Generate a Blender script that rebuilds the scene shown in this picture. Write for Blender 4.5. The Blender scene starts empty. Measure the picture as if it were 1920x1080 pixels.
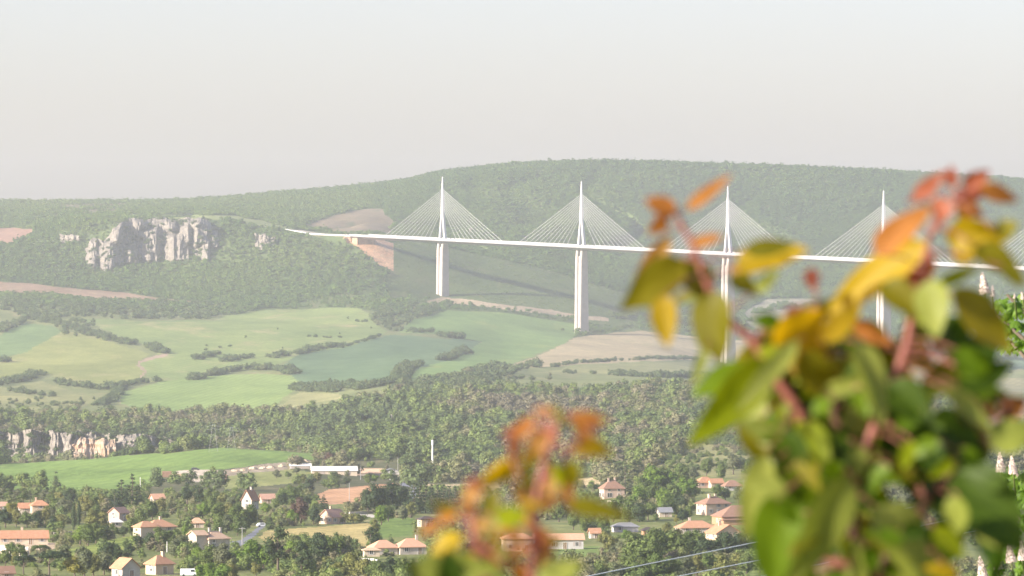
import bpy, bmesh, math, random
import numpy as np
from mathutils import Vector, Matrix

scene = bpy.context.scene
F = 10400.0            # focal length in photograph pixels (1920 wide)
HOR = 500.0            # photograph row of the horizon
R = math.radians

# ------------------------------------------------------------------ camera
cam_d = bpy.data.cameras.new("camera")
cam = bpy.data.objects.new("camera", cam_d)
scene.collection.objects.link(cam)
cam.location = (0, 0, 0)
cam.rotation_euler = (math.pi / 2 - math.atan(40.0 / F), 0, 0)
cam_d.sensor_width = 36.0
cam_d.lens = 36.0 * F / 1920.0
cam_d.clip_start = 0.1
cam_d.clip_end = 60000.0
cam_d.dof.use_dof = True
cam_d.dof.focus_distance = 4000.0
cam_d.dof.aperture_fstop = 14.5
scene.camera = cam

# ------------------------------------------------------------------ sky and sun
SUN_EL, SUN_AZ = 21.0, -119.0      # azimuth from the view direction, negative = left
world = bpy.data.worlds.new("World")
scene.world = world
world.use_nodes = True
wn, wl = world.node_tree.nodes, world.node_tree.links
sky = wn.new("ShaderNodeTexSky")
sky.sky_type = 'NISHITA'
sky.sun_disc = False
sky.sun_elevation = R(SUN_EL)
sky.sun_rotation = R(SUN_AZ)
sky.altitude = 400
sky.air_density = 1.0
sky.dust_density = 2.0
sky.ozone_density = 1.0
bg = wn["Background"]
bg.inputs["Strength"].default_value = 0.088
wb = wn.new("ShaderNodeMix"); wb.data_type = 'RGBA'; wb.blend_type = 'MULTIPLY'      # white balance of the sky light
wb.inputs[0].default_value = 1.0
wb.inputs[7].default_value = (1.0, 0.94, 1.15, 1)
wl.new(sky.outputs["Color"], wb.inputs[6])
wl.new(wb.outputs[2], bg.inputs["Color"])

sun_d = bpy.data.lights.new("sun", 'SUN')
sun_d.energy = 5.0
sun_d.angle = R(0.5)
sun_d.color = (1.0, 0.93, 0.82)
sun = bpy.data.objects.new("sun", sun_d)
scene.collection.objects.link(sun)
sv = Vector((math.sin(R(SUN_AZ)) * math.cos(R(SUN_EL)), math.cos(R(SUN_AZ)) * math.cos(R(SUN_EL)), math.sin(R(SUN_EL))))
sun.rotation_euler = sv.to_track_quat('Z', 'Y').to_euler()

HAZE_DENSITY = 0.55e-4
HAZE_G = 0.4
scene.view_settings.view_transform = 'Standard'
scene.view_settings.look = 'None'
scene.view_settings.exposure = 1.35
scene.view_settings.gamma = 1.0
scene.view_settings.use_curve_mapping = False
cy = scene.cycles
cy.max_bounces = 12
cy.diffuse_bounces = 3
cy.glossy_bounces = 2
cy.transmission_bounces = 4
cy.volume_bounces = 6
cy.transparent_max_bounces = 12
cy.use_denoising = True
cy.sample_clamp_indirect = 6.0

rng = random.Random(7)
nrg = np.random.default_rng(7)
col = scene.collection


# ------------------------------------------------------------------ helpers
def tag(o, label=None, cat=None, group=None, kind=None):
    if label: o["label"] = label
    if cat: o["category"] = cat
    if group: o["group"] = group
    if kind: o["kind"] = kind
    return o


def link(o, parent=None):
    col.objects.link(o)
    if parent is not None:
        o.parent = parent
    return o


def empty(name, loc=(0, 0, 0), rz=0.0):
    o = bpy.data.objects.new(name, None)
    o.location = loc
    o.rotation_euler = (0, 0, rz)
    o.empty_display_size = 0.5
    return link(o)


def mesh_obj(name, me, parent=None, mat=None):
    o = bpy.data.objects.new(name, me)
    if mat is not None:
        me.materials.clear()
        me.materials.append(mat)
    return link(o, parent)


class MB:
    """collects polygons"""
    def __init__(self):
        self.v, self.f = [], []

    def add(self, vs, fs):
        n = len(self.v)
        self.v.extend([tuple(p) for p in vs])
        self.f.extend([tuple(i + n for i in q) for q in fs])
        return self

    def box(self, x0, x1, y0, y1, z0, z1, M=None):
        vs = [(x0, y0, z0), (x1, y0, z0), (x1, y1, z0), (x0, y1, z0), (x0, y0, z1), (x1, y0, z1), (x1, y1, z1), (x0, y1, z1)]
        if M is not None:
            vs = [tuple(M @ Vector(p)) for p in vs]
        return self.add(vs, [(0, 3, 2, 1), (4, 5, 6, 7), (0, 1, 5, 4), (1, 2, 6, 5), (2, 3, 7, 6), (3, 0, 4, 7)])

    def loft(self, rings, cap=True):
        n = len(rings[0])
        vs = [p for r in rings for p in r]
        fs = []
        for k in range(len(rings) - 1):
            for i in range(n):
                a, b = k * n + i, k * n + (i + 1) % n
                fs.append((a, b, b + n, a + n))
        if cap:
            fs.append(tuple(reversed(range(n))))
            fs.append(tuple(range((len(rings) - 1) * n, len(rings) * n)))
        return self.add(vs, fs)

    def tube(self, pts, rad, n=6, cap=True):
        pts = [Vector(p) for p in pts]
        if not hasattr(rad, '__len__'):
            rad = [rad] * len(pts)
        rings = []
        ref = None
        for k, p in enumerate(pts):
            t = (pts[min(k + 1, len(pts) - 1)] - pts[max(k - 1, 0)])
            if t.length < 1e-9: t = Vector((0, 0, 1))
            t.normalize()
            if ref is None:
                ref = Vector((1, 0, 0)) if abs(t.x) < 0.8 else Vector((0, 1, 0))
            a = (ref - t * ref.dot(t)).normalized()
            ref = a
            b = t.cross(a)
            rings.append([p + (a * math.cos(2 * math.pi * i / n) + b * math.sin(2 * math.pi * i / n)) * rad[k] for i in range(n)])
        return self.loft(rings, cap)

    def mesh(self, name, smooth=False):
        me = bpy.data.meshes.new(name)
        me.from_pydata(self.v, [], self.f)
        if smooth:
            me.polygons.foreach_set("use_smooth", [True] * len(me.polygons))
        me.update()
        return me

    def build(self, name, mat, parent=None, smooth=False):
        return mesh_obj(name, self.mesh(name, smooth), parent, mat)


# value noise ------------------------------------------------------
def _hash(ix, iy, seed):
    h = (ix.astype(np.int64) * 374761393 + iy.astype(np.int64) * 668265263 + seed * 974634777) & 0xFFFFFFFF
    h = ((h ^ (h >> 13)) * 1274126177) & 0xFFFFFFFF
    h = h ^ (h >> 16)
    return (h & 0xFFFF) / 65535.0


def vnoise(x, y, seed=0):
    x = np.asarray(x, float); y = np.asarray(y, float)
    ix, iy = np.floor(x), np.floor(y)
    fx, fy = x - ix, y - iy
    fx = fx * fx * (3 - 2 * fx); fy = fy * fy * (3 - 2 * fy)
    a = _hash(ix, iy, seed); b = _hash(ix + 1, iy, seed); c = _hash(ix, iy + 1, seed); d = _hash(ix + 1, iy + 1, seed)
    return (a * (1 - fx) + b * fx) * (1 - fy) + (c * (1 - fx) + d * fx) * fy


def fbm(x, y, seed=0, octs=3):
    s, a, t = 0, 1.0, 0
    for k in range(octs):
        s = s + a * vnoise(x * 2 ** k, y * 2 ** k, seed + k * 11)
        t += a
        a *= 0.5
    return s / t - 0.5


# materials --------------------------------------------------------
MATS = {}


def new_mat(name):
    m = bpy.data.materials.new(name)
    m.use_nodes = True
    nt = m.node_tree
    b = nt.nodes["Principled BSDF"]
    return m, nt, b


def ramp(nt, fac, stops, interp='LINEAR'):
    r = nt.nodes.new("ShaderNodeValToRGB")
    r.color_ramp.interpolation = interp
    els = r.color_ramp.elements
    while len(els) < len(stops):
        els.new(0.5)
    for e, (p, c) in zip(els, stops):
        e.position = p
        e.color = (*c, 1)
    nt.links.new(fac, r.inputs[0])
    return r.outputs[0]


def mixc(nt, fac, a, b, mode='MIX'):
    n = nt.nodes.new("ShaderNodeMix")
    n.data_type = 'RGBA'
    n.blend_type = mode
    for k, val in ((0, fac), (6, a), (7, b)):
        if hasattr(val, 'is_linked') or isinstance(val, bpy.types.NodeSocket):
            nt.links.new(val, n.inputs[k])
        else:
            n.inputs[k].default_value = val if k == 0 else (*val, 1)
    return n.outputs[2]


def coords(nt, scale=(1, 1, 1), rotz=0.0, world=True):
    if world:
        src = nt.nodes.new("ShaderNodeNewGeometry").outputs["Position"]
    else:
        src = nt.nodes.new("ShaderNodeTexCoord").outputs["Object"]
    mp = nt.nodes.new("ShaderNodeMapping")
    mp.inputs["Scale"].default_value = scale
    mp.inputs["Rotation"].default_value = (0, 0, rotz)
    nt.links.new(src, mp.inputs["Vector"])
    return mp.outputs[0]


def noise(nt, vec, scale, detail=4, rough=0.55):
    n = nt.nodes.new("ShaderNodeTexNoise")
    n.inputs["Scale"].default_value = scale
    n.inputs["Detail"].default_value = detail
    n.inputs["Roughness"].default_value = rough
    nt.links.new(vec, n.inputs["Vector"])
    return n.outputs["Fac"]


def bump(nt, b, h, dist, strength=0.6):
    n = nt.nodes.new("ShaderNodeBump")
    n.inputs["Distance"].default_value = dist
    n.inputs["Strength"].default_value = strength
    nt.links.new(h, n.inputs["Height"])
    nt.links.new(n.outputs[0], b.inputs["Normal"])


def soil_mat(name, c1, c2, c3=None, size=60.0, rows=None, row_w=9.0, spots=0.3):
    """field, meadow or bare ground: large tonal patches, fine grain, optional drill rows"""
    m, nt, b = new_mat(name)
    v = coords(nt)
    vs = coords(nt, (1, 0.45, 1), 0.5)
    n1 = noise(nt, vs, 1.0 / size, 5, 0.6)
    c = ramp(nt, n1, [(0.32, tuple(q * .84 for q in c1)), (0.5, tuple((a + b) / 2 for a, b in zip(c1, c2))), (0.68, tuple(q * 1.12 for q in c2))])
    if c3:
        n2 = noise(nt, coords(nt, (1, 0.3, 1), -0.2), 2.2 / size, 5, 0.65)
        f = ramp(nt, n2, [(0.55, (0, 0, 0)), (0.72, (1, 1, 1))])
        c = mixc(nt, f, c, c3)
    n4 = noise(nt, coords(nt, (1, .35, 1), .25), 6.0 / size, 6, 0.7)
    c = mixc(nt, 1.0, c, ramp(nt, n4, [(0.32, (.82, .85, .82)), (0.68, (1.16, 1.12, 1.1))]), 'MULTIPLY')
    n3 = noise(nt, v, 0.35, 3, 0.7)
    dk = ramp(nt, n3, [(0.3, (1 - spots,) * 3), (0.7, (1 + spots * 0.6,) * 3)])
    c = mixc(nt, 1.0, c, dk, 'MULTIPLY')
    if rows is not None:
        w = nt.nodes.new("ShaderNodeTexWave")
        w.inputs["Scale"].default_value = 1.0 / row_w
        w.inputs["Distortion"].default_value = 1.2
        w.inputs["Detail"].default_value = 2
        w.inputs["Detail Scale"].default_value = 0.3
        nt.links.new(coords(nt, (0.31, 0.31, 0.31), rows), w.inputs["Vector"])
        f = ramp(nt, w.outputs["Fac"], [(0.0, (0.90,) * 3), (1.0, (1.05,) * 3)])
        c = mixc(nt, 1.0, c, f, 'MULTIPLY')
    nt.links.new(c, b.inputs["Base Color"])
    b.inputs["Roughness"].default_value = 0.95
    b.inputs["Specular IOR Level"].default_value = 0.1
    bump(nt, b, n3, 1.2, 0.7)
    return m


def foliage_mat(name, cols, src='OBJECT', scale=0.8, trans=0.22):
    """cols: dark to light stops; varies per tree and per clump"""
    m, nt, b = new_mat(name)
    if src == 'OBJECT':
        fac = nt.nodes.new("ShaderNodeObjectInfo").outputs["Random"]
    else:
        a = nt.nodes.new("ShaderNodeAttribute")
        a.attribute_type = 'INSTANCER'
        a.attribute_name = "tint"
        fac = a.outputs["Fac"]
    n = len(cols)
    c = ramp(nt, fac, [(k / max(1, n - 1), q) for k, q in enumerate(cols)])
    g = noise(nt, coords(nt, world=False), scale, 3, 0.6)
    k = ramp(nt, g, [(0.3, (0.62, 0.64, 0.62)), (0.7, (1.3, 1.28, 1.15))])
    c = mixc(nt, 1.0, c, k, 'MULTIPLY')
    nt.links.new(c, b.inputs["Base Color"])
    b.inputs["Roughness"].default_value = 0.75
    b.inputs["Specular IOR Level"].default_value = 0.2
    tr = nt.nodes.new("ShaderNodeBsdfTranslucent")
    c2 = mixc(nt, 1.0, c, (1.25, 1.35, 0.7), 'MULTIPLY')
    nt.links.new(c2, tr.inputs["Color"])
    mx = nt.nodes.new("ShaderNodeMixShader")
    mx.inputs[0].default_value = trans
    nt.links.new(b.outputs[0], mx.inputs[1])
    nt.links.new(tr.outputs[0], mx.inputs[2])
    nt.links.new(mx.outputs[0], nt.nodes["Material Output"].inputs["Surface"])
    return m


def plain_mat(name, c, c2=None, scale=0.5, rough=0.8, bumpd=0.0, stretch=(1, 1, 1), world=False, spec=0.3, metal=0.0):
    m, nt, b = new_mat(name)
    n = noise(nt, coords(nt, stretch, world=world), scale, 5, 0.6)
    cc = ramp(nt, n, [(0.32, c), (0.68, c2 or tuple(min(1, x * 1.15) for x in c))])
    nt.links.new(cc, b.inputs["Base Color"])
    b.inputs["Roughness"].default_value = rough
    b.inputs["Specular IOR Level"].default_value = spec
    b.inputs["Metallic"].default_value = metal
    if bumpd:
        bump(nt, b, n, bumpd)
    return m


# ------------------------------------------------------------------ terrain heights
# survey columns: at photograph column x, (distance in metres, row that ground at this distance is seen on)
NEAR = [(1500, 1080), (1950, 1000), (2300, 950), (2650, 920)]
COLS = {
    0: NEAR + [(3000, 885), (3250, 868), (3330, 866), (3500, 905), (3880, 872), (3905, 812), (4300, 790), (4700, 776), (4900, 762), (5500, 712), (6200, 645), (6700, 600), (7100, 568), (7450, 538), (7700, 505), (7900, 470), (8150, 442), (8600, 420), (9300, 397), (10000, 379), (10600, 388)],
    150: NEAR + [(3000, 880), (3250, 860), (3330, 858), (3500, 900), (3890, 868), (3915, 810), (4300, 790), (4700, 778), (4900, 762), (5500, 712), (6200, 645), (6700, 603), (7100, 577), (7450, 548), (7750, 520), (7900, 470), (8000, 428), (8100, 412), (8600, 403), (9300, 391), (10000, 379), (10600, 388)],
    300: NEAR + [(3000, 876), (3250, 851), (3330, 850), (3500, 890), (3890, 862), (3915, 818), (4300, 792), (4700, 779), (4900, 764), (5500, 714), (6200, 648), (6700, 608), (7100, 587), (7450, 562), (7780, 516), (7850, 494), (7930, 418), (8010, 408), (8500, 402), (9300, 392), (10000, 380), (10600, 388)],
    420: NEAR + [(3000, 872), (3250, 842), (3330, 840), (3500, 870), (3800, 845), (3950, 815), (4300, 790), (4700, 775), (4900, 758), (5500, 712), (6200, 650), (6700, 610), (7100, 592), (7450, 562), (7800, 500), (7900, 440), (7980, 413), (8200, 407), (8800, 394), (9500, 384), (10000, 374), (10600, 380)],
    575: NEAR + [(3000, 880), (3250, 852), (3350, 850), (3500, 862), (3900, 825), (4200, 795), (4500, 770), (4900, 745), (5500, 705), (6200, 650), (6700, 612), (7000, 597), (7300, 582), (7600, 542), (7780, 482), (7880, 444), (7960, 437), (8300, 427), (8900, 397), (9500, 371), (10000, 360), (10600, 366)],
    690: [(1500, 1080), (1950, 1000), (2300, 950), (2600, 918), (2900, 898), (3250, 860), (3700, 815), (4100, 780), (4600, 745), (5000, 722), (5600, 690), (6200, 650), (6700, 618), (7200, 580), (7500, 557), (7700, 515), (7800, 465), (7850, 450), (7950, 442), (8300, 422), (8900, 392), (9500, 359), (9900, 350), (10600, 356)],
    760: [(1500, 1080), (1950, 1000), (2300, 950), (2600, 918), (2900, 900), (3250, 850), (3700, 800), (4200, 755), (4700, 728), (5200, 706), (6000, 665), (6700, 625), (7300, 580), (7550, 562), (7700, 527), (7845, 473), (8000, 458), (8300, 441), (8900, 392), (9500, 349), (9900, 342), (10600, 348)],
    830: [(1500, 1080), (1950, 1000), (2300, 950), (2600, 918), (2900, 900), (3250, 850), (3700, 800), (4200, 755), (4700, 728), (5200, 706), (6000, 668), (6700, 630), (7300, 590), (7670, 562), (7750, 530), (7842, 493), (8000, 476), (8400, 446), (8900, 392), (9400, 338), (9800, 325), (10600, 330)],
    890: [(1500, 1080), (1950, 1000), (2300, 950), (2600, 918), (2900, 900), (3250, 850), (3700, 800), (4200, 755), (4700, 728), (5200, 706), (6000, 672), (6700, 640), (7300, 596), (7580, 572), (7740, 545), (7850, 513), (8000, 493), (8400, 452), (8900, 393), (9400, 332), (9780, 318), (10600, 324)],
    950: [(1500, 1080), (1950, 1000), (2300, 950), (2600, 922), (2900, 900), (3250, 850), (3700, 800), (4200, 755), (4700, 728), (5200, 706), (6000, 680), (6500, 660), (7000, 632), (7450, 592), (7650, 567), (7820, 525), (8000, 502), (8400, 456), (8900, 394), (9400, 325), (9750, 311), (10600, 318)],
    1090: [(1500, 1080), (1950, 1000), (2300, 950), (2600, 915), (2900, 900), (3250, 850), (3700, 800), (4200, 755), (4700, 728), (5500, 708), (6400, 668), (7385, 628), (7540, 601), (7680, 578), (7776, 557), (8000, 528), (8250, 498), (8600, 457), (9200, 362), (9650, 305), (10600, 314)],
    1230: [(1500, 1080), (1950, 1000), (2200, 950), (2450, 910), (2900, 862), (3250, 830), (3700, 788), (4100, 745), (4400, 733), (4800, 725), (5500, 706), (6000, 690), (6400, 676), (7100, 655), (7400, 632), (7600, 612), (7800, 590), (8100, 545), (8600, 470), (9200, 375), (9700, 306), (10600, 314)],
    1365: [(1500, 1080), (1950, 1000), (2200, 950), (2450, 905), (2900, 852), (3400, 800), (3900, 752), (4200, 735), (4700, 727), (5500, 716), (6400, 698), (7100, 685), (7500, 645), (8000, 588), (8600, 498), (9200, 398), (9700, 312), (10600, 320)],
    1658: [(1500, 1080), (1950, 1000), (2200, 950), (2450, 905), (2900, 855), (3400, 808), (4000, 770), (5000, 745), (6000, 726), (6815, 710), (7400, 655), (7900, 598), (8400, 535), (9000, 440), (9700, 322), (10600, 330)],
    1920: [(1500, 1080), (1950, 1000), (2200, 950), (2450, 905), (2900, 855), (3400, 815), (4000, 780), (5000, 748), (6000, 732), (6500, 726), (7400, 652), (8000, 578), (9000, 430), (9750, 340), (10600, 348)],
    2400: [(1500, 1080), (1950, 1005), (2300, 955), (2600, 920), (3000, 870), (3400, 830), (4000, 800), (5000, 780), (6000, 780), (6500, 790), (7400, 660), (8000, 580), (9000, 440), (9700, 365), (10600, 370)],
}
D0, D1, DS = 1300.0, 10700.0, 10.0
dg = np.arange(D0, D1 + 1, DS)
xs_st = sorted(COLS)


def gsm(a, sig, axis):
    k = int(3 * sig + 1)
    w = np.exp(-0.5 * (np.arange(-k, k + 1) / sig) ** 2)
    w /= w.sum()
    pad = [(0, 0), (0, 0)]
    pad[axis] = (k, k)
    ap = np.pad(a, pad, mode='edge')
    return np.apply_along_axis(lambda q: np.convolve(q, w, mode='valid'), axis, ap)


zc = []
for x in xs_st:
    t = COLS[x]
    d = np.array([D0] + [q[0] for q in t]); z = np.array([-78.0] + [(HOR - q[1]) / F * q[0] for q in t])
    zc.append(np.interp(dg, d, z))
zc = np.array(zc)
XG0, XGS = -900.0, 10.0
xg = np.arange(XG0, 2900, XGS)
ZG = np.empty((len(xg), len(dg)))
for j in range(len(dg)):
    ZG[:, j] = np.interp(xg, xs_st, zc[:, j])
ZG = gsm(ZG, 2.0, 0)
ZS = gsm(ZG, 4.0, 1)
ZN = gsm(ZG, 1.0, 1)
keep = ((dg > 3800) & (dg < 3990)) | ((dg > 7760) & (dg < 8080))
kk = gsm(np.tile(keep.astype(float), (2, 1)), 3.0, 1)[0]
ZG = ZS * (1 - kk) + ZN * kk

NEARZ = ([0, 3, 6, 20, 42, 100, 300, 700, 1000, 1300], [-1.75, -1.8, -2.0, -4.5, -8.4, -17.5, -36, -56, -68, -78])
# ravine that runs down behind the bridge's southern pier (plan polyline: X, Y)
RAV = [((px - 960) / F * d, d) for px, d in [(745, 7880), (830, 7870), (890, 7850), (990, 7840), (1090, 7790), (1200, 7740)]]


def seg_dist(X, Y, pts):
    best = np.full(np.shape(X), 1e9)
    for (x0, y0), (x1, y1) in zip(pts[:-1], pts[1:]):
        dx, dy = x1 - x0, y1 - y0
        t = np.clip(((X - x0) * dx + (Y - y0) * dy) / (dx * dx + dy * dy), 0, 1)
        best = np.minimum(best, np.hypot(X - x0 - t * dx, Y - y0 - t * dy))
    return best


def ground_z(X, Y):
    X = np.asarray(X, float); Y = np.asarray(Y, float)
    rr = np.hypot(X, Y)
    th = np.arctan2(X, Y)
    front = np.abs(th) < 0.26
    d = np.where(front, Y, rr)
    px = np.where(front, 960 + F * np.tan(np.clip(th, -0.3, 0.3)), np.where(th < 0, -900, 2880))
    px = np.clip(px, -890, 2880)
    fi = (px - XG0) / XGS; fj = (np.clip(d, D0, D1 - DS) - D0) / DS
    i = np.clip(fi.astype(int), 0, len(xg) - 2); j = np.clip(fj.astype(int), 0, len(dg) - 2)
    u, v = fi - i, fj - j
    z = (ZG[i, j] * (1 - u) + ZG[i + 1, j] * u) * (1 - v) + (ZG[i, j + 1] * (1 - u) + ZG[i + 1, j + 1] * u) * v
    zn = np.interp(d, NEARZ[0], NEARZ[1])
    w = np.clip((d - 1300) / 80, 0, 1)
    z = np.where(d < 1300, zn, zn * (1 - w) + z * w)
    # natural unevenness
    hill = np.clip((d - 6900) / 800, 0, 1)
    mid = np.clip((d - 2600) / 300, 0, 1) * (1 - np.clip((d - 4500) / 400, 0, 1))
    amp = np.clip((d - 1200) / 300, 0, 1)
    z = z + amp * (0.7 * fbm(X / 60, Y / 60, 3) + hill * (5.5 * fbm(X / 150, Y / 150, 5, 4)) + mid * 6 * fbm(X / 90, Y / 110, 9))
    z = z + 3.0 * (1 - hill) * np.clip((d - 4400) / 400, 0, 1) * fbm(X / 160, Y / 300, 21)
    rv = seg_dist(X, Y, RAV)
    z = z - 0 * np.exp(-(rv / 42) ** 2) * ((d > 7000) & (d < 9000))
    # gullies running down the wooded hillside
    gl = fbm(X / 260 + .15 * np.sin(Y / 120), Y / 1500, 131, 2)
    z = z - 13 * np.exp(-(gl / .035) ** 2) * np.clip((d - 8060) / 200, 0, 1) * np.clip((9500 - d) / 300, 0, 1)
    # embankment that carries the road onto the bridge
    al = (X + 208) * -.551 + (Y - 7840) * .833
    aq = np.abs((X + 208) * .833 + (Y - 7840) * .551)
    zt = 43.4 + .026 * al - 1.3 - np.maximum(0, aq - 19) * .5
    z = np.where((al > 15) & (al < 300) & (aq < 70) & (d > 7000), np.maximum(z, zt), z)
    # behind the camera the hill levels out
    back = np.clip((np.abs(th) - 0.5) / 0.9, 0, 1)
    return z * (1 - back) + (-3.0 - 0.004 * rr) * back


def project(X, Y, Z):
    return 960 + F * X / Y, HOR - F * Z / Y


_marchd = np.arange(1310, 10600, 3.0)


def ground_at(px, row, dmin=1310):
    """first ground point seen at a photograph position"""
    X = (px - 960) / F * _marchd
    z = ground_z(X, _marchd)
    rr = HOR - F * z / _marchd
    ok = np.where((rr <= row) & (_marchd >= dmin))[0]
    k = ok[0] if len(ok) else len(_marchd) - 1
    return Vector((X[k], _marchd[k], z[k]))


def gz(x, y):
    return float(ground_z(np.array([x]), np.array([y]))[0])


def in_poly(px, py, poly):
    px = np.asarray(px); py = np.asarray(py)
    inside = np.zeros(px.shape, bool)
    n = len(poly)
    for a in range(n):
        x0, y0 = poly[a]; x1, y1 = poly[(a + 1) % n]
        if y0 == y1: continue
        c = ((y0 > py) != (y1 > py)) & (px < (x1 - x0) * (py - y0) / (y1 - y0) + x0)
        inside ^= c
    return inside


def strip(pts, w):
    """a polyline in the picture widened to a band w pixels wide"""
    L, Rr = [], []
    for k, p in enumerate(pts):
        a = pts[max(0, k - 1)]; b = pts[min(len(pts) - 1, k + 1)]
        dx, dy = b[0] - a[0], b[1] - a[1]
        l = math.hypot(dx, dy) or 1
        ww = w[k] if hasattr(w, '__len__') else w
        L.append((p[0] - dy / l * ww / 2, p[1] + dx / l * ww / 2)); Rr.append((p[0] + dy / l * ww / 2, p[1] - dx / l * ww / 2))
    return L + Rr[::-1]


def Z3(*p):  # points noted on the enlarged left view
    return [(x / 3.0, 560 + y / 3.0) for x, y in p]


def Z4(*p):
    return [(560 + x / 3.0, 560 + y / 3.0) for x, y in p]


# ------------------------------------------------------------------ land cover: (name, polygon, dmin, dmax, material spec, trees?)
LAND = []


def land(name, poly, dmin, dmax, mat, label=None, jit=4.0):
    LAND.append((name, poly, dmin, dmax, mat, label, jit))


G = soil_mat
land('field', Z3((0, 210), (60, 160), (150, 135), (300, 150), (345, 185), (250, 240), (150, 300), (-60, 345)), 4700, 7200, G('field_teal', (.145, .225, .085), (.18, .255, .09), None, 90, 0.4), 'blue-green crop field at the far left of the valley')
land('field', Z3((150, 300), (250, 240), (345, 185), (420, 190), (560, 230), (700, 270), (850, 310), (790, 345), (770, 370), (815, 405), (780, 450), (620, 490), (500, 480), (340, 460), (280, 420), (210, 420), (-60, 480), (-60, 350)), 4700, 7200, G('field_hill', (.235, .265, .075), (.29, .30, .095), (.37, .33, .14), 120, 1.0), 'yellow-green domed field left of the winding dirt track')
land('field', [(130, 592), (160, 598), (267, 602), (400, 600), (433, 590), (483, 583), (620, 577), (672, 577), (694, 588), (702, 606), (728, 622), (690, 640), (640, 655), (560, 668), (530, 680), (480, 690), (400, 700), (360, 712), (275, 705), (270, 690), (258, 680), (300, 668), (285, 650), (240, 640), (190, 615)], 4700, 7500, G('field_upper', (.20, .27, .085), (.245, .29, .09), (.37, .33, .15), 110, 0.2), 'large patchy green field below the wooded strip')
land('field', [(230, 735), (300, 715), (400, 703), (480, 700), (570, 705), (545, 735), (510, 765), (440, 778), (330, 775), (250, 765), (225, 755)], 4400, 6600, G('field_light', (.205, .295, .08), (.245, .315, .095), None, 100, 0.1), 'smooth light green field with rounded edge above the scrub')
land('field', Z4((-90, 375), (0, 310), (230, 280), (500, 205), (640, 210), (800, 225), (1030, 240), (960, 290), (830, 350), (680, 390), (560, 460), (440, 490), (200, 495), (20, 490)), 4700, 7200, G('field_bluegreen', (.10, .17, .082), (.13, .195, .086), None, 100, 0.3), 'dark blue-green field in the middle of the valley')
land('field', Z4((560, 190), (640, 120), (850, 65), (1150, 75), (1400, 90), (1550, 130), (1575, 190), (1500, 250), (1200, 370), (1080, 385), (850, 440), (680, 470), (590, 450), (680, 390), (830, 350), (960, 290), (1040, 240), (900, 220), (760, 200)), 4800, 7500, G('field_green', (.165, .26, .08), (.20, .29, .085), (.27, .32, .09), 130, 0.6), 'long green field running up to the second bridge pier')
land('field', [(960, 685), (1027, 660), (1080, 632), (1127, 627), (1200, 620), (1310, 632), (1420, 640), (1420, 676), (1310, 674), (1130, 681), (1000, 690)], 5200, 7600, G('field_straw', (.40, .32, .185), (.46, .37, .21), (.36, .31, .16), 90, 0.9), 'pale straw-coloured field right of the second bridge pier')
land('field', [(1000, 698), (1130, 685), (1310, 677), (1450, 682), (1450, 690), (1200, 700), (1050, 702)], 5000, 7200, G('field_strip', (.25, .26, .11), (.30, .29, .12), None, 60, 0.2), 'narrow yellow-green strip below the straw field')
land('field', [(1150, 722), (1250, 712), (1420, 708), (1440, 728), (1310, 733), (1180, 734)], 4500, 6400, G('field_olive', (.22, .25, .105), (.27, .27, .12), None, 60, 0.2), 'olive meadow strip above the tree line at right centre')
land('field', Z3((-60, 520), (0, 500), (150, 480), (230, 460), (340, 500), (550, 560), (400, 640), (150, 645), (-60, 645)), 4400, 6200, G('field_scrub', (.22, .24, .09), (.29, .27, .11), (.20, .20, .10), 70, None), 'rough yellow-green pasture at the left edge')
land('field', [(520, 765), (560, 735), (630, 738), (660, 745), (600, 755), (545, 765)], 4400, 6200, G('field_pale', (.28, .28, .11), (.33, .31, .14), None, 50, None), 'small pale pasture right of the smooth light green field')
land('field', [(1690, 585), (1960, 600), (1960, 690), (1800, 700), (1690, 660)], 6000, 8200, G('field_right', (.12, .19, .11), (.145, .21, .11), None, 110, 0.2), 'blue-green field seen between the leaves at far right')
land('field', [(1850, 690), (1960, 684), (1960, 735), (1860, 742)], 4700, 6700, G('field_right_olive', (.25, .24, .11), (.30, .27, .13), None, 60, 0.2), 'olive field at the right edge beside the chestnut')
land('field', [(1820, 790), (1960, 735), (1960, 800), (1840, 822)], 3300, 5000, G('field_plough', (.36, .26, .16), (.42, .31, .19), None, 50, 1.2, 6.0), 'ploughed tan field at the right edge beside the chestnut')
land('rubble_slope', [(1395, 585), (1440, 560), (1530, 560), (1545, 610), (1480, 650), (1400, 640)], 6800, 8600, G('rubble', (.25, .23, .16), (.31, .28, .20), (.15, .18, .09), 30, None, spots=.5), None)
# hillside patches
land('bare_earth', [(-60, 523), (60, 532), (120, 540), (170, 543), (240, 550), (330, 562), (420, 573), (330, 570), (250, 567), (170, 563), (100, 555), (-60, 548)], 6900, 7800, G('red_earth', (.30, .19, .12), (.36, .235, .15), (.40, .31, .18), 60, None), None)
land('field', [(-60, 427), (68, 428), (60, 440), (20, 456), (-60, 468)], 7900, 9000, G('red_field', (.30, .175, .125), (.35, .21, .145), None, 60, 0.3), 'reddish ploughed field at the left edge near the skyline')
land('plateau_heath', [(80, 380), (230, 376), (245, 395), (180, 412), (60, 424), (66, 402)], 8300, 10400, G('heath', (.15, .14, .075), (.19, .165, .09), (.10, .125, .055), 80, None), None)
land('plateau_grass', [(225, 402), (330, 403), (440, 404), (570, 431), (500, 427), (430, 412), (250, 410)], 7900, 9200, G('plateau_grass', (.22, .26, .09), (.27, .29, .11), None, 50, None), None)
land('clearing', [(560, 428), (620, 406), (680, 393), (716, 391), (737, 417), (737, 440), (640, 437)], 7990, 9300, G('clearing', (.21, .16, .10), (.26, .195, .12), (.14, .15, .075), 60, None), None)
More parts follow.
